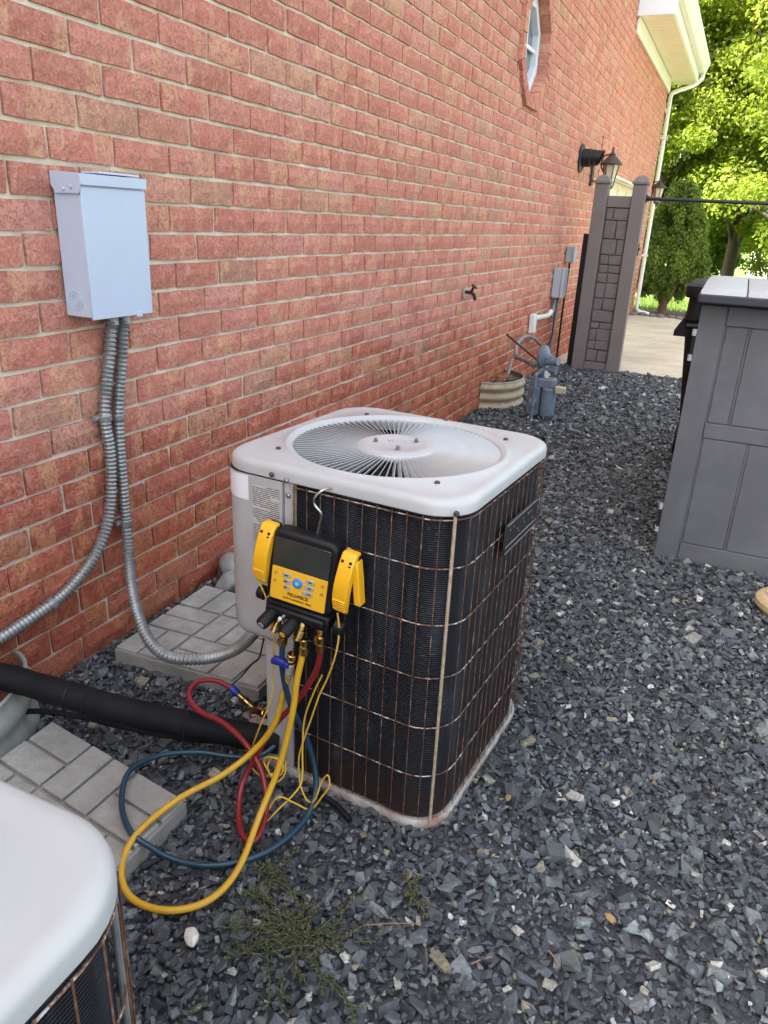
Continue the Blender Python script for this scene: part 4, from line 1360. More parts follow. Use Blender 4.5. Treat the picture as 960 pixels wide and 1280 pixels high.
k = int(len(pp_) * .55)
mb = MB(); mb.lathe([(.0344, -.002), (.0356, -.0018), (.0356, .0018), (.0344, .002)], pp_[k], (pp_[k + 1] - pp_[k]), 20)
mb.cyl(pp_[k] + Vector((.02, -.03, -.02)), pp_[k] + Vector((.03, -.035, -.06)), .0018, 6)
obj('cable_tie', mb, 'rubber', ip)
lq = [(.03, .95, .10), (.15, 1.10, .07), (.26, 1.16, .05), (.36, 1.18, .045), (.50, 1.215, .04), (.62, 1.27, .03), (.72, 1.33, .05)]
lt = tag(obj('small_line', MB().tube(resample(spline(lq, 8), .01), .0075, 8), 'foam'), 'thin dark line running beneath the insulated pipe', 'pipe')
wq = [(.704, 1.37, .40), (.690, 1.37, .30), (.640, 1.42, .20), (.595, 1.453, .15), (.560, 1.452, .10), (.531, 1.445, .066), (.505, 1.41, .028), (.47, 1.38, .016)]
tag(obj('control_wire', MB().tube(resample(spline(wq, 8), .008), .0022, 6), 'rubber'), 'thin black control wire dropping across the paver edge', 'wire')
sq_ = [(.905, 1.236, .014), (.945, 1.228, .018), (.984, 1.220, .016), (1.010, 1.208, .014), (1.034, 1.196, .012)]
tag(obj('black_strap', MB().tube(resample(spline(sq_, 8), .006), [.005] * 14 + [.010] * 30 if False else .0075, 8), 'rubber'), 'short black rubber strap lying at the foot of the caged condenser', 'strap')


# ------------------------------------------------------------------ corrugated wells against the wall
def well(label, cy, ry, rx, h, mat, ribs):
    t = thing('window_well', label, 'window well', (0.003, cy, 0))
    def shell(inset, z0, z1, flip):
        rings = []
        nz = ribs * 8
        for k in range(nz + 1):
            z = z0 + (z1 - z0) * k / nz
            wv = .009 * math.sin(2 * PI * ribs * k / nz - 1.2)
            rings.append([((rx + wv - inset) * math.cos(a), (ry + wv - inset) * math.sin(a), z) for a in np.linspace(-PI / 2, PI / 2, 37)])
        return rings
    mb = MB(); o_ = shell(0, -.03, h, False); i_ = shell(.004, -.03, h, True)
    mb.loops(o_, False); mb.loops(i_, False)
    obj('corrugated_wall', mb, mat, t, angle=60)
    wv = .009 * math.sin(2 * PI * ribs - 1.2)
    mb = MB(); mb.tube([((rx + wv - .002) * math.cos(a), (ry + wv - .002) * math.sin(a), h) for a in np.linspace(-PI / 2, PI / 2, 41)], .0055, 8)
    obj('rolled_rim', mb, 'galv_dull', t)
    return t

w1 = well('galvanised half round well cut off by the frame, behind the insulated pipe', .845, .345, .205, .165, 'galv_dull', 2)
w2 = well('tan corrugated half round well with a rusty pipe, near the gas meter', 5.690, .335, .235, .195, 'well_tan', 3)
mb = MB(); mb.tube([(.05, -.02, -.05), (.05, -.02, .12), (.055, -.015, .20)], .035, 12)
mb.tube([(.055, -.015, .17), (.10, .05, .20)], .02, 10)
obj('rusty_pipe', mb, 'rust', w2)
mb = MB(); mb.box(.003, .008, -.32, .32, -.03, .150)
obj('vent_opening', mb, 'black_in', w2)


# ------------------------------------------------------------------ things on the wall
sp_ = thing('garden_tap', 'small dark metal garden tap sticking out of the brick wall', 'tap', (0.0, 4.80, .887))
mb = MB(); mb.lathe([(.034, .001), (.034, .006), (.026, .009)], (0, 0, -.012), (1, 0, 0), 16)
obj('flange', mb, 'galv_dull', sp_)
mb = MB(); mb.tube(spline([(0, 0, 0), (.03, 0, 0), (.055, 0, -.004), (.072, 0, -.022), (.078, 0, -.048)], 5), .011, 10)
mb.cyl((.045, 0, 0), (.062, 0, .035), .008, 8)
obj('spout', mb, 'vent', sp_)
hw_ = MB(); hw_.lathe([(.003, 0), (.021, .001), (.023, .005), (.021, .009), (.003, .010)], (.064, 0, .035), (.55, 0, .85), 12)
obj('handwheel', hw_, 'vent', sp_)

vt = thing('exhaust_vent', 'black round exhaust vent with slanted mouth high on the brick wall', 'vent', (0.0, 8.02, 1.945))
mb = MB(); mb.lathe([(.128, .002), (.128, .012), (.115, .022), (.082, .026)], (0, 0, -.005), (1, 0, 0), 28, cap1=False)
obj('flange', mb, 'vent', vt)
mb = MB(); rings = []
for r_, x, sl in ((.082, .02, 0), (.080, .10, 0), (.074, .105, 0), (.074, .14, 0), (.070, .145, 0), (.068, .165, .85)):
    rings.append([(x + sl * (.5 * r_ + .5 * r_ * math.sin(a)) * 1.0, r_ * math.cos(a), r_ * math.sin(a)) for a in np.linspace(0, 2 * PI, 25)[:-1]])
rings.append([(p[0] - .004, p[1] * .92, p[2] * .92) for p in rings[-1]])
rings.append([(.05, p[1], p[2]) for p in rings[-1]])
mb.loops(rings, cap1=True)
obj('pipe', mb, 'vent', vt, angle=30)


def lantern(label, loc, s=1.0):
    t = thing('wall_lantern', label, 'lantern', loc, (0, 0, 0), 'bronze lanterns beside the garage opening')
    mb = MB(); mb.prism(rrect(-.055 * s, .055 * s, -.16 * s, .10 * s, .02 * s, 4), .003, .022, 'yz')
    obj('back_plate', mb, 'lantern', t, bevel=.004)
    mb = MB(); mb.tube(spline([(.02, 0, -.10 * s), (.09 * s, 0, -.12 * s), (.16 * s, 0, -.06 * s), (.10 * s, 0, .05 * s), (.12 * s, 0, .15 * s), (.20 * s, 0, .17 * s)], 6), .009 * s, 8)
    obj('scroll_arm', mb, 'lantern', t)
    cx = .21 * s
    mb = MB(); mb.lathe([(.085 * s, .06 * s), (.12 * s, .062 * s), (.125 * s, .072 * s), (.085 * s, .11 * s), (.05 * s, .15 * s), (.032 * s, .155 * s), (.034 * s, .17 * s), (.018 * s, .19 * s), (.010 * s, .215 * s), (.014 * s, .225 * s), (.003 * s, .25 * s)], (cx, 0, 0), seg=20)
    obj('hood', mb, 'lantern', t)
    mb = MB(); mb.lathe([(.048 * s, -.155 * s), (.084 * s, .06 * s)], (cx, 0, 0), seg=6, cap0=True, cap1=True)
    obj('glass', mb, 'lantern_glass', t, smooth=False)
    for k in range(6):
        a = 2 * PI * k / 6
        mb = MB(); mb.tube([(cx + .050 * s * math.cos(a), .050 * s * math.sin(a), -.158 * s), (cx + .087 * s * math.cos(a), .087 * s * math.sin(a), .062 * s)], .006 * s, 6)
        obj('glazing_bar', mb, 'lantern', t)
    mb = MB(); mb.lathe([(.052 * s, -.155 * s), (.050 * s, -.175 * s), (.022 * s, -.20 * s), (.014 * s, -.225 * s), (.004 * s, -.24 * s)], (cx, 0, 0), seg=16)
    obj('base_cup', mb, 'lantern', t)
    return t

lantern('bronze wall lantern right above the taupe stone look gate panel', (0.0, 8.66, 1.875), .92)
lantern('bronze wall lantern at the far house corner beside the downspout', (0.0, 13.50, 1.90), .92)


def util_box(label, y, z0, z1, w_, d, conduits):
    t = thing('utility_box', label, 'utility box', (0.003, y, z0))
    mb = MB(); mb.box(0, d * .72, -w_ / 2, w_ / 2, 0, z1 - z0)
    obj('case', mb, 'util', t, bevel=.006)
    mb = MB(); mb.box(d * .725, d, -w_ / 2 - .004, w_ / 2 + .004, -.004, z1 - z0 + .004)
    obj('cover', mb, 'util', t, bevel=.008)
    for pts_, r_, m_ in conduits:
        mb = MB(); mb.tube(resample(spline([Vector(p) - Vector((0.003, y, z0)) for p in pts_], 8), .03), r_, 8)
        obj('cable', mb, m_, t)
    return t

util_box('larger grey utility box with cables, low on the wall before the gate', 7.49, .675, .945, .17, .105,
         [([(.035, 7.48, .69), (.03, 7.46, .55), (.03, 7.40, .50)], .018, 'pipe_grey'), ([(.05, 7.53, .69), (.04, 7.55, .45), (.03, 7.58, .2), (.03, 7.58, -.02)], .014, 'pipe_grey'),
          ([(.05, 7.50, .69), (.04, 7.50, .5), (.06, 7.40, .3), (.05, 7.25, .22)], .007, 'rubber')])
util_box('smaller grey utility box higher up beside the dark gate edge', 7.93, .985, 1.135, .14, .085, [([(.04, 7.93, 1.0), (.03, 7.93, .6), (.03, 7.93, -.02)], .011, 'rubber')])

pv = thing('cable_entry', 'white plastic cable entry with elbow pipe on the brick wall', 'cable entry', (0.003, 6.69, .42))
mb = MB(); mb.box(0, .05, -.045, .045, 0, .165)
obj('cover_box', mb, 'pvc', pv, bevel=.008)
mb = MB(); mb.tube(spline([(.03, .03, .125), (.035, .25, .118), (.04, .52, .110), (.045, .60, .14)], 6), .022, 12)
obj('elbow_pipe', mb, 'pvc', pv)

gm = thing('gas_meter', 'blue grey gas meter with round regulator standing in the gravel', 'gas meter', (.455, 5.36, 0))
gm.scale = (.9, .9, .96)
for x0, x1 in ((-.095, .012), (.018, .125)):
    mb = MB(); mb.prism(rrect(x0, x1, -.065, .075, .045, 5), .012, .235, 'xy')
    obj('meter_lobe', mb, 'meter', gm, bevel=.015, seg=3)
mb = MB(); mb.prism(rrect(-.085, .118, -.05, .06, .03, 4), .225, .305, 'xy')
obj('meter_head', mb, 'meter', gm, bevel=.014, seg=3)
mb = MB(); mb.cyl((-.03, -.085, -.03), (-.03, -.085, .29), .016, 12); mb.tube(spline([(-.03, -.085, .28), (-.03, -.08, .33), (-.01, -.03, .35), (-.01, 0, .40)], 5), .016, 10)
mb.cyl((-.06, -.085, .125), (.0, -.085, .125), .022, 10); mb.lathe([(.026, -.03), (.026, .03)], (-.03, -.085, .125), (0, 0, 1), 8); mb.lathe([(.023, -.015), (.023, .015)], (-.03, -.085, .235), (0, 0, 1), 8)
obj('riser_pipe', mb, 'meter', gm, angle=30)
mb = MB(); mb.cyl((.035, .0, .29), (.035, 0, .42), .020, 12); mb.lathe([(.028, -.02), (.028, .02)], (.035, 0, .34), (0, 0, 1), 8)
obj('outlet_pipe', mb, 'pvc', gm, angle=30)
mb = MB(); mb.lathe([(.030, .31), (.036, .33), (.036, .36), (.028, .37), (.028, .43)], (-.006, 0, 0), (0, 0, 1), 14)
obj('inlet_column', mb, 'meter', gm, angle=30)
mb = MB(); mb.lathe([(.02, -.045), (.072, -.032), (.086, -.020), (.086, .002), (.070, .015), (.040, .026), (.030, .055), (.028, .075)], (.0, 0, .455), (.95, -.25, -.02), 24)
obj('regulator', mb, 'meter', gm, angle=30)
mb = MB(); mb.cyl((.02, -.01, .425), (.125, -.05, .440), .030, 14); mb.cyl((.02, .01, .37), (.115, -.03, .365), .026, 14)
obj('vent_cap', mb, 'meter', gm)
mb = MB(); mb.tube(spline([(-.01, .0, .40), (-.10, .10, .372), (-.25, .40, .350), (-.42, .72, .325)], 6), .019, 10); mb.lathe([(.027, -.025), (.027, .025)], (-.12, .14, .369), (-.42, .9, 0), 8); mb.lathe([(.027, -.025), (.027, .025)], (-.40, .68, .327), (-.42, .9, 0), 8)
obj('house_pipe', mb, 'pipe_grey', gm)
mb = MB(); mb.tube(spline([(-.41, .70, .33), (-.42, .72, .39), (-.43, .78, .425), (-.43, 1.05, .455), (-.42, 1.35, .41), (-.42, 1.60, .34), (-.43, 1.75, .30)], 6), .016, 10)
obj('supply_pipe', mb, 'pipe_grey', gm)
mb = MB(); mb.tube([(-.02, .02, .40), (-.25, .25, .47), (-.447, .44, .535)], .0085, 8)
obj('brace_rod', mb, 'lantern', gm)
mb = MB(); mb.tube(spline([(-.42, .60, .30), (-.40, .45, .22), (-.41, .36, .17)], 5), .011, 8)
obj('drip_leg', mb, 'pipe_grey', gm)
mb = MB(); mb.box(.125, .205, -.06, .0, .205, .255)
obj('paper_tag', mb, 'tag', gm, bevel=.006)

# ------------------------------------------------------------------ taupe gate panel between two posts
gp2 = thing('stone_fence', 'taupe stone look fence panel between two capped posts', 'fence', (.47, 7.66, 0))
for x0, x1 in ((-.222, -.100), (.118, .240)):
    p_ = obj('post', MB().box(x0, x1, -.061, .061, -.08, 1.70), 'vinyl', gp2, bevel=.006)
    cx = (x0 + x1) / 2
    h_ = .072
    mb = MB()
    mb.box(cx - h_, cx + h_, -h_, h_, 1.70, 1.725)
    mb.loops([[(cx + sx * a, sy * a, z) for sx, sy in ((-1, -1), (1, -1), (1, 1), (-1, 1))] for a, z in ((h_ - .004, 1.725), (.052, 1.752), (.030, 1.770), (.006, 1.780))], True, False, True)
    obj('post_cap', mb, 'vinyl', p_, bevel=.004)
obj('top_rail', MB().box(-.099, .117, -.030, .030, 1.50, 1.600), 'vinyl', gp2, bevel=.006)
obj('bottom_rail', MB().box(-.099, .117, -.030, .030, .0, .075), 'vinyl', gp2, bevel=.005)
obj('backing', MB().box(-.0985, .1165, -.006, .020, .075, 1.50), 'stone_vinyl', gp2)
rs = random.Random(11)
z = .079
while z < 1.46:
    hgt = min(rs.choice((.06, .075, .09, .115, .14, .165)), 1.496 - z)
    if 1.496 - (z + hgt) < .05: hgt = 1.496 - z
    k = rs.choice((1, 1, 2, 2))
    xs = [-.094] + ([rs.uniform(-.03, .05)] if k == 2 else []) + [.112]
    for xa, xb in zip(xs, xs[1:]):
        yf = -.022 - rs.uniform(0, .010)
        mb = MB(); mb.box(xa + .003, xb - .003, yf, -.006, z + .003, z + hgt - .003)
        mb.v = [(x + rs.uniform(-.003, .003), y + (rs.uniform(-.004, .004) if y < -.01 else 0), zz + rs.uniform(-.004, .004)) for x, y, zz in mb.v]
        obj('stone', mb, 'stone_vinyl', gp2, bevel=.007)
    z += hgt
mb = MB(); mb.box(.2405, .2480, -.02, .02, 1.09, 1.20); mb.cyl((.245, -.03, 1.13), (.262, -.03, 1.16), .006, 8)
obj('latch', mb, 'lantern', gp2, bevel=.002)
bd = tag(obj('dark_board', MB().box(.185, .235, 7.685, 7.735, -.05, 1.262), 'bin', bevel=.004), 'narrow black board standing between the brick wall and taupe post', 'board')
rod = thing('gate_rod', 'thin black metal rod spanning from the gate post over the driveway', 'rod', (.712, 7.66, 1.585))
mb = MB(); mb.tube([(0, 0, 0), (1.2, 0, -.012), (2.6, 0, -.02)], .016, 10)
obj('bar', mb, 'vent', rod)
mb = MB(); mb.lathe([(.035, .0), (.035, .008), (.022, .012), (.022, .03)], (0, 0, 0), (1, 0, 0), 14)
obj('socket', mb, 'vent', rod)
mb = MB(); mb.box(2.6, 2.722, -.061, .061, -1.66, .12)
obj('far_post', mb, 'vinyl', rod, bevel=.006)

# ------------------------------------------------------------------ resin storage shed and wheeled bin
SX, SY = 1.503, 3.187
sh = thing('storage_shed', 'dark grey resin storage shed with pale lid and grooved panels', 'shed', (SX, SY, 0))
SW, SD = 1.32, 1.05
obj('carcass', MB().box(.004, SW, .0065, SD, -.03, 1.055), 'resin', sh, bevel=.006)
def spanel(x0, x1, z0, z1, y=0.0, nm='panel'):
    return obj(nm, MB().box(x0, x1, y, .0064, z0, z1), 'resin', sh, bevel=.002)
spanel(.001, .094, -.03, 1.053, -.006, 'corner_stile')
spanel(SW - .094, SW - .001, -.03, 1.053, -.006, 'corner_stile')
spanel(.098, SW - .098, .982, 1.053, -.003, 'rail')
spanel(.098, SW - .098, .540, .600, -.003, 'rail')
spanel(.098, SW - .098, -.03, .074, -.003, 'rail')
for z0, z1, first in ((.078, .536, .180), (.604, .978, .094)):
    xs = [.098]
    x = .098 + first - .008
    while x < SW - .12:
        xs.append(x); x += .186
    xs.append(SW - .098)
    for xa, xb in zip(xs, xs[1:]):
        if xb - xa > .03:
            spanel(xa + .006, xb - .006, z0, z1, .000)
            spanel(xb - .004, xb + .004, z0, z1, .0025, 'bead') if xb < SW - .1 else None
for z0, z1 in ((.838, .955), (.105, .228)):
    mb = MB(); mb.box(-.012, .006, -.004, .03, z0 + .012, z1 - .014)
    hg = obj('hinge_recess', mb, 'black_in', sh)
    for zz in (z0, z1 - .02):
        mb = MB(); mb.cyl((-.006, .004, zz), (-.006, .004, zz + .024), .010, 10)
        obj('hinge_pin', mb, 'util', hg)
# lid: tray edge and two moulded plates that crown slightly to the back
obj('lid_edge', MB().box(-.018, SW + .018, -.085, SD + .03, 1.062, 1.100), 'resin_edge', sh, bevel=.008)
nx = 3
for k in range(nx):
    xa = -.012 + k * (SW + .024) / nx; xb = xa + (SW + .024) / nx
    if k == 0: xb = .150
    if k == 1: xa = .150
    rings = []
    for y, z in ((-.082, 1.098), (-.070, 1.110), (.10, 1.118), (.40, 1.127), (.75, 1.128), (1.0, 1.118), (1.07, 1.106)):
        rings.append([(xa + .0025, y, 1.096), (xa + .0025, y, z - .003), (xa + .007, y, z), (xb - .007, y, z), (xb - .0025, y, z - .003), (xb - .0025, y, 1.096)])
    mb = MB(); mb.loops(rings, False, True, True)
    obj('lid_plate', mb, 'resin_lid_sheen', sh, angle=40)

bn = thing('wheeled_bin', 'black wheeled rubbish bin standing behind the storage shed', 'bin', (1.685, 4.72, 0))
mb = MB()
mb.loops([[(x * 1.0, y, z) for x, y in rrect(-a, a, -b, b, .05, 4)] for a, b, z in ((.20, .20, .02), (.205, .205, .06), (.285, .27, .80), (.285, .27, .86), (.300, .285, .87), (.300, .285, .90))], True, True, True)
obj('body', mb, 'bin', bn, angle=40)
mb = MB()
mb.loops([[(x, y, z) for x, y in rrect(-a, a, -b, b, .05, 4)] for a, b, z in ((.312, .300, .985), (.318, .305, 1.0), (.318, .305, 1.045), (.30, .28, 1.060), (.22, .20, 1.075))], True, True, True)
obj('lid', mb, 'bin', bn, angle=40)
mb = MB()
mb.loops([[(x, y, z) for x, y in rrect(-a, a, -b, b, .05, 4)] for a, b, z in ((.296, .28, .895), (.296, .28, .99))], True, True, True)
obj('rim', mb, 'bin', bn)
mb = MB(); mb.tube([(-.28, -.31, .84), (.28, -.31, .84)], .014, 10)
obj('grab_bar', mb, 'bin', bn)
mb = MB(); mb.prism([(-.30, .88), (-.345, .80), (-.345, .77), (-.27, .77)], -.2, .2, 'xz')
obj('handle', mb, 'bin', bn)
for s in (-1, 1):
    mb = MB(); mb.cyl((s * .20, .2, .10), (s * .25, .2, .10), .10, 20)
    obj('wheel', mb, 'bin', bn, bevel=.01)

# ------------------------------------------------------------------ small things on the ground
dc = thing('round_disc', 'tan round disc with a pale pinkish top lying before the shed', 'disc', (2.035, 2.885, 0))
mb = MB(); mb.lathe([(.100, -.01), (.128, .004), (.138, .022), (.136, .040), (.122, .052), (.105, .056)], seg=36)
obj('rim', mb, 'disc', dc)
mb = MB(); mb.lathe([(.106, .050), (.102, .064), (.085, .070), (.04, .072), (.001, .072)], seg=32)
obj('top', mb, 'disc_top', dc)


def rock(name, label, loc, r, sq_, mat, seed, cat='stone', group=None, ang=45):
    bm = bmesh.new()
    bmesh.ops.create_icosphere(bm, subdivisions=3, radius=1.0)
    rn = random.Random(seed)
    for v in bm.verts: v.co *= 1 + rn.uniform(-.09, .09) * (ang < 40)
    dirs = [Vector((rn.gauss(0, 1), rn.gauss(0, 1), rn.gauss(0, 1))).normalized() for _ in range(9)]
    cut = [rn.uniform(.72, .95) for _ in dirs]
    for v in bm.verts:
        for d_, c_ in zip(dirs, cut):
            t = v.co.dot(d_)
            if t > c_: v.co -= d_ * (t - c_) * .85
        v.co = Vector((v.co.x * r * sq_[0], v.co.y * r * sq_[1], v.co.z * r * sq_[2]))
    me = bpy.data.meshes.new(name); bm.to_mesh(me); bm.free()
    me.polygons.foreach_set('use_smooth', [True] * len(me.polygons)); me.set_sharp_from_angle(angle=R(ang))
    me.materials.append(M[mat])
    o = bpy.data.objects.new(name, me); COL.objects.link(o)
    o.location = loc; o.rotation_euler = (0, 0, rn.uniform(0, 6))
    return tag(o, label, cat, group)

rock('river_stone', 'upper smooth grey stone wedged between wall and condenser', (.055, 2.10, .050), .055, (.8, 1.25, .85), 'round_stone', 13, ang=80)
rock('river_stone', 'lower smooth grey stone tucked behind the condenser panel', (.122, 2.000, .040), .050, (1.2, .9, .8), 'round_stone', 16, ang=80)
rock('white_rock', 'single chalky white rock on the gravel near the yellow hose', (.897, .797, .010), .0135, (1, 1.7, .8), 'white_stone', 5, ang=20)
for i in range(11):
    rock('edging_stone', 'rough brownish grey stone in the row edging the mulch bed past the driveway', (.05 + i * .155 + random.uniform(-.03, .03), 14.12 + random.uniform(-.06, .10), -.06), random.uniform(.045, .075), (1.2, 1, .6), 'bed_stone', 20 + i, group='edging stones along the mulch bed')


# low creeping weeds with tiny paired leaves
def weed(label, loc, spread, stems, seed):
    rn = random.Random(seed)
    t = thing('creeping_weed', label, 'weed', loc, group='creeping weeds in the gravel')
    sm = MB(); LV, LF, LR = [], [], []
    runs = []
    for s in range(stems):
        a = rn.uniform(0, 2 * PI); L = spread * rn.uniform(.12, 1.0)
        p = Vector((rn.gauss(0, spread * .12), rn.gauss(0, spread * .12), .010)); pts_ = [p.copy()]
        for k in range(5):
            a += rn.gauss(0, .28)
            p = p + Vector((math.cos(a), math.sin(a), 0)) * L / 5
            p.z = .010 + abs(rn.gauss(0, .004))
            pts_.append(p.copy())
            if rn.random() < .45 and k < 4:
                b_ = a + rn.choice((-1, 1)) * rn.uniform(.5, 1.0); l2 = L * rn.uniform(.12, .3)
                runs.append([p.copy(), p + Vector((math.cos(b_), math.sin(b_), .1)) * l2 * .5, p + Vector((math.cos(b_), math.sin(b_), .25)) * l2])
        runs.append(pts_)
    for pts_ in runs:
        pl_ = spline(pts_, 3)
        sm.tube(pl_, .0005, 4)
        for p in resample(pl_, .0034):
            if rn.random() < .42: continue
            for q in range(3):
                d_ = Vector((rn.gauss(0, 1), rn.gauss(0, 1), rn.gauss(.2, .7))).normalized()
                sd_ = d_.cross(Vector((rn.gauss(0, .5), rn.gauss(0, .5), 1))).normalized()
                l_ = rn.uniform(.0034, .0066); w_ = l_ * .45
                base = p + Vector((rn.gauss(0, .0015), rn.gauss(0, .0015), rn.gauss(0, .001)))
                i0 = len(LV)
                LV.extend([base, base + d_ * l_ * .5 + sd_ * w_, base + d_ * l_, base + d_ * l_ * .5 - sd_ * w_])
                LF.append((i0, i0 + 1, i0 + 2, i0 + 3)); LR.append(rn.random())
    obj('stem', sm, 'twig', t)
    fast_mesh('leaves', np.array([tuple(v) for v in LV]), np.array(LF), 'leaf_w', LR, t)
    return t

weed('largest creeping weed mat spreading over the gravel below the hoses', (1.085, .885, 0), .185, 46, 1)
weed('thin creeping weed reaching up beside the yellow hose loop', (.955, .975, 0), .11, 14, 2)
weed('small outlying creeping weed sprig on the open gravel side', (1.235, 1.075, 0), .075, 9, 3)
for i, (x, y, a, L) in enumerate(((1.40, .98, .8, .045), (1.55, 1.05, 2.4, .035), (1.30, 1.32, 1.9, .03), (1.18, .96, .5, .12))):
    mb = MB(); mb.tube([(0, 0, 0), (L * .5 * math.cos(a), L * .5 * math.sin(a), .004), (L * math.cos(a), L * math.sin(a), .0)], .0016 if i < 3 else .001, 5)
    tag(obj('twig', mb, 'twig', loc=(x, y, .016)), ('short brown twig on the open gravel', 'thin pale twig right of the weeds', 'tiny twig close to the condenser base corner', 'longest dry stalk lying across the creeping weeds')[i], 'twig')
for i, (x, y) in enumerate(((1.345, 1.430), (1.49, .83), (1.62, 1.20), (.27, 1.22), (.40, 1.30))):
    mb = MB()
    rn = random.Random(i)
    a = rn.uniform(0, 6)
    mb.add([(-.014, 0, .002), (-.004, -.007, .006), (.008, -.006, .004), (.015, 0, .010), (.007, .006, .009), (-.005, .007, .007)], [(0, 1, 2, 3, 4, 5)])
    o = tag(obj('dry_leaf', mb, 'dry_leaf', loc=(x, y, .014)), ('curled tan leaf beside the condenser corner', 'dry leaf on the gravel at the frame bottom', 'dry leaf in the middle of the open gravel', 'dry leaf by the insulated pipe near the wall', 'dry leaf between paver and insulated pipe')[i], 'leaf')
    o.rotation_euler = (0.2, 0.1, a)


# ------------------------------------------------------------------ trees, bush, grass and the far house
def leaf_cloud(name, centers, radii, per, size, mat, parent, seed, upright=0.0, flat=0.35, shell=0.5):
    rg = np.random.default_rng(seed)
    C = np.asarray(centers, float); Rr = np.asarray(radii, float)
    cid = np.repeat(np.arange(len(C)), per)
    n = len(cid)
    d = rg.normal(size=(n, 3)); d /= np.linalg.norm(d, axis=1, keepdims=True)
    rad = rg.random(n) ** shell
    p = C[cid] + d * rad[:, None] * Rr[cid]
    nrm = rg.normal(size=(n, 3)) * (1 - flat) + d * flat
    nrm[:, 2] += 0.35
    nrm /= np.linalg.norm(nrm, axis=1, keepdims=True)
    ref = rg.normal(size=(n, 3)); ref[:, 2] += upright * 3
    u = ref - nrm * (ref * nrm).sum(1, keepdims=True); u /= np.linalg.norm(u, axis=1, keepdims=True) + 1e-9
    w = np.cross(nrm, u)
    s = size * rg.uniform(.6, 1.35, n)[:, None]
    q0 = p - u * s * .55; q1 = p + w * s * .36 + nrm * s * .06; q2 = p + u * s * .6; q3 = p - w * s * .36 + nrm * s * .06
    V = np.stack([q0, q1, q2, q3], 1).reshape(-1, 3)
    F = np.arange(4 * n).reshape(n, 4)
    crn = rg.random(len(C))
    rnd = np.clip(.6 * crn[cid] + .4 * rg.random(n), 0, 1)
    return fast_mesh(name, V, F, mat, rnd, parent)


def tree(label, loc, height, crown_r, trunk_r, mat, seed, clumps=60, per=900, leaf=.13, crown_base=.18, lean=(0, 0), cat='tree', group='leafy trees behind the house'):
    rn = random.Random(seed)
    t = thing('leafy_tree', label, cat, loc, group=group)
    top = Vector((lean[0], lean[1], height * .8))
    pts_ = [Vector((0, 0, -.3)), Vector((lean[0] * .15, lean[1] * .15, height * .2)), Vector((lean[0] * .5, lean[1] * .5, height * .5)), top]
    sp2 = spline(pts_, 6)
    mb = MB(); mb.tube(sp2, [trunk_r * (1.25 if i == 0 else 1 - .85 * i / len(sp2)) for i in range(len(sp2))], 12)
    cen, rad = [], []
    for k in range(clumps):
        for _ in range(50):
            d_ = Vector((rn.uniform(-1, 1), rn.uniform(-1, 1), rn.uniform(-1, 1)))
            if .25 < d_.length < 1: break
        zc = height * (crown_base + (1 - crown_base) * .5) + d_.z * height * (1 - crown_base) * .5
        fr_ = 1.0 if d_.z < 0 else 1.0 - .3 * d_.z
        c = Vector((d_.x * crown_r * fr_ + lean[0] * .6, d_.y * crown_r * fr_ + lean[1] * .6, zc))
        cen.append(c); s = crown_r * rn.uniform(.17, .34); rad.append((s, s, s * .62))
        if k % 2 == 0:
            base = sp2[min(len(sp2) - 1, int(len(sp2) * min(.95, max(.25, (zc / height) * .75))))]
            mb.tube(spline([base, base.lerp(c, .5) + Vector((0, 0, .15)), c], 4), [trunk_r * x for x in (.32, .28, .24, .2, .17, .14, .11, .08, .05)], 6)
    obj('trunk', mb, 'bark', t)
    leaf_cloud('crown', cen, rad, per, leaf, mat, t, seed)
    return t

tree('tall bright green maple filling the upper corner above the shed', (3.1, 23.5, -.5), 13.0, 3.6, .22, 'leaf_a', 31, 190, 620, .105, .10)
tree('bright green tree crown rising behind the cone shaped evergreen', (-1.1, 25.5, -.6), 12.5, 3.4, .20, 'leaf_a', 32, 190, 620, .105, .12)
tree('darker tree with a bare brown trunk seen beside the evergreen', (1.25, 29.0, -.75), 13.5, 4.2, .24, 'leaf_b', 33, 150, 460, .13, .20)
tree('low sunny shrub like tree at the lawn edge right of the trunk', (3.5, 27.0, -.6), 4.6, 1.9, .09, 'leaf_a', 36, 60, 600, .10, .10)
tree('low leafy shrub filling the gap left of the bare trunk', (.05, 32.0, -.9), 5.2, 2.0, .10, 'leaf_b', 37, 70, 600, .12, .04)

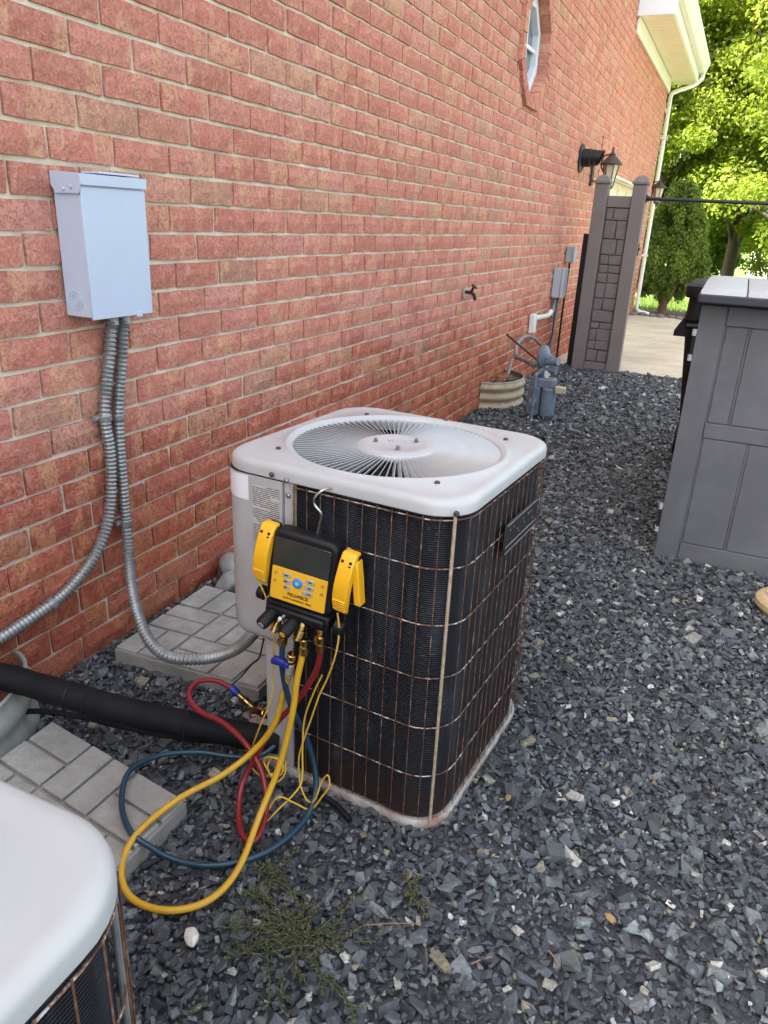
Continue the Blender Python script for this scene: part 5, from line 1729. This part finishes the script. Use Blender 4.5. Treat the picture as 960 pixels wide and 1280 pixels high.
ev = thing('evergreen_bush', 'dense cone shaped dark evergreen bush standing past the house corner', 'bush', (.40, 15.45, -.13))
rn = random.Random(9)
cen, rad = [], []
for k in range(170):
    z = rn.uniform(.40, 2.22)
    prof = .64 * math.sin(min(1.0, (z - .22) / .5) * PI / 2) * (1 - max(0, (z - .70) / 1.70) ** 1.5) + .04
    a = rn.uniform(0, 2 * PI); rr_ = prof * math.sqrt(rn.uniform(.25, 1))
    cen.append((rr_ * math.cos(a), rr_ * math.sin(a), z)); s = rn.uniform(.10, .17); rad.append((s * .8, s * .8, s * 1.5))
leaf_cloud('crown', cen, rad, 330, .042, 'leaf_c', ev, 77, upright=1.0, flat=.5, shell=.6)
mb = MB(); mb.tube([(0, 0, -.05), (.01, 0, .2), (0, 0, .6), (0, 0, 1.6)], [.095, .075, .06, .02], 10)
mb.tube([(.0, 0, .12), (.12, -.03, .32), (.2, -.05, .6)], [.05, .04, .02], 8); mb.tube([(.0, 0, .12), (-.1, .02, .32), (-.2, .0, .6)], [.05, .04, .02], 8)
obj('trunk', mb, 'bark_red', ev)

# grass blades on the strip of lawn behind the bush
n = 9000
gx = RNG.uniform(-2.5, 4.5, n); gy = RNG.uniform(16.3, 22, n)
gz = np.interp(gy, ys, zs)
h_ = RNG.uniform(.05, .12, n); a_ = RNG.uniform(0, 2 * PI, n); w_ = .010
lx, ly = RNG.normal(0, .035, n), RNG.normal(0, .035, n)
V = np.stack([np.stack([gx - w_ * np.cos(a_), gy - w_ * np.sin(a_), gz], 1), np.stack([gx + w_ * np.cos(a_), gy + w_ * np.sin(a_), gz], 1), np.stack([gx + lx, gy + ly, gz + h_], 1)], 1).reshape(-1, 3)
gr = tag(fast_mesh('grass', V, np.arange(3 * n).reshape(n, 3), 'grass', RNG.random(n)), kind='stuff')
gr['label'] = 'sunlit short lawn grass behind the evergreen bush'
gr['category'] = 'grass'

fh = thing('distant_house', 'pale house with brown roof glimpsed between the tree trunks', 'house', (6.6, 52.0, -1.4))
obj('wall', MB().box(-4.5, 4.5, 0, 8, 0, 2.9), 'far_wall', fh, smooth=False)
mb = MB(); mb.prism([(-5.0, 2.85), (5.0, 2.85), (0, 5.2)], -.5, 8.5, 'xz')
obj('roof', mb, 'roof', fh, smooth=False)
for x in (-3, 0.0, 2.6):
    wn_ = obj('window', MB().box(x - .5, x + .5, -.04, .02, 1.0, 2.2), 'win_white', fh)
    obj('pane', MB().box(x - .43, x + .43, -.05, -.041, 1.07, 2.13), 'glass', wn_, smooth=False)
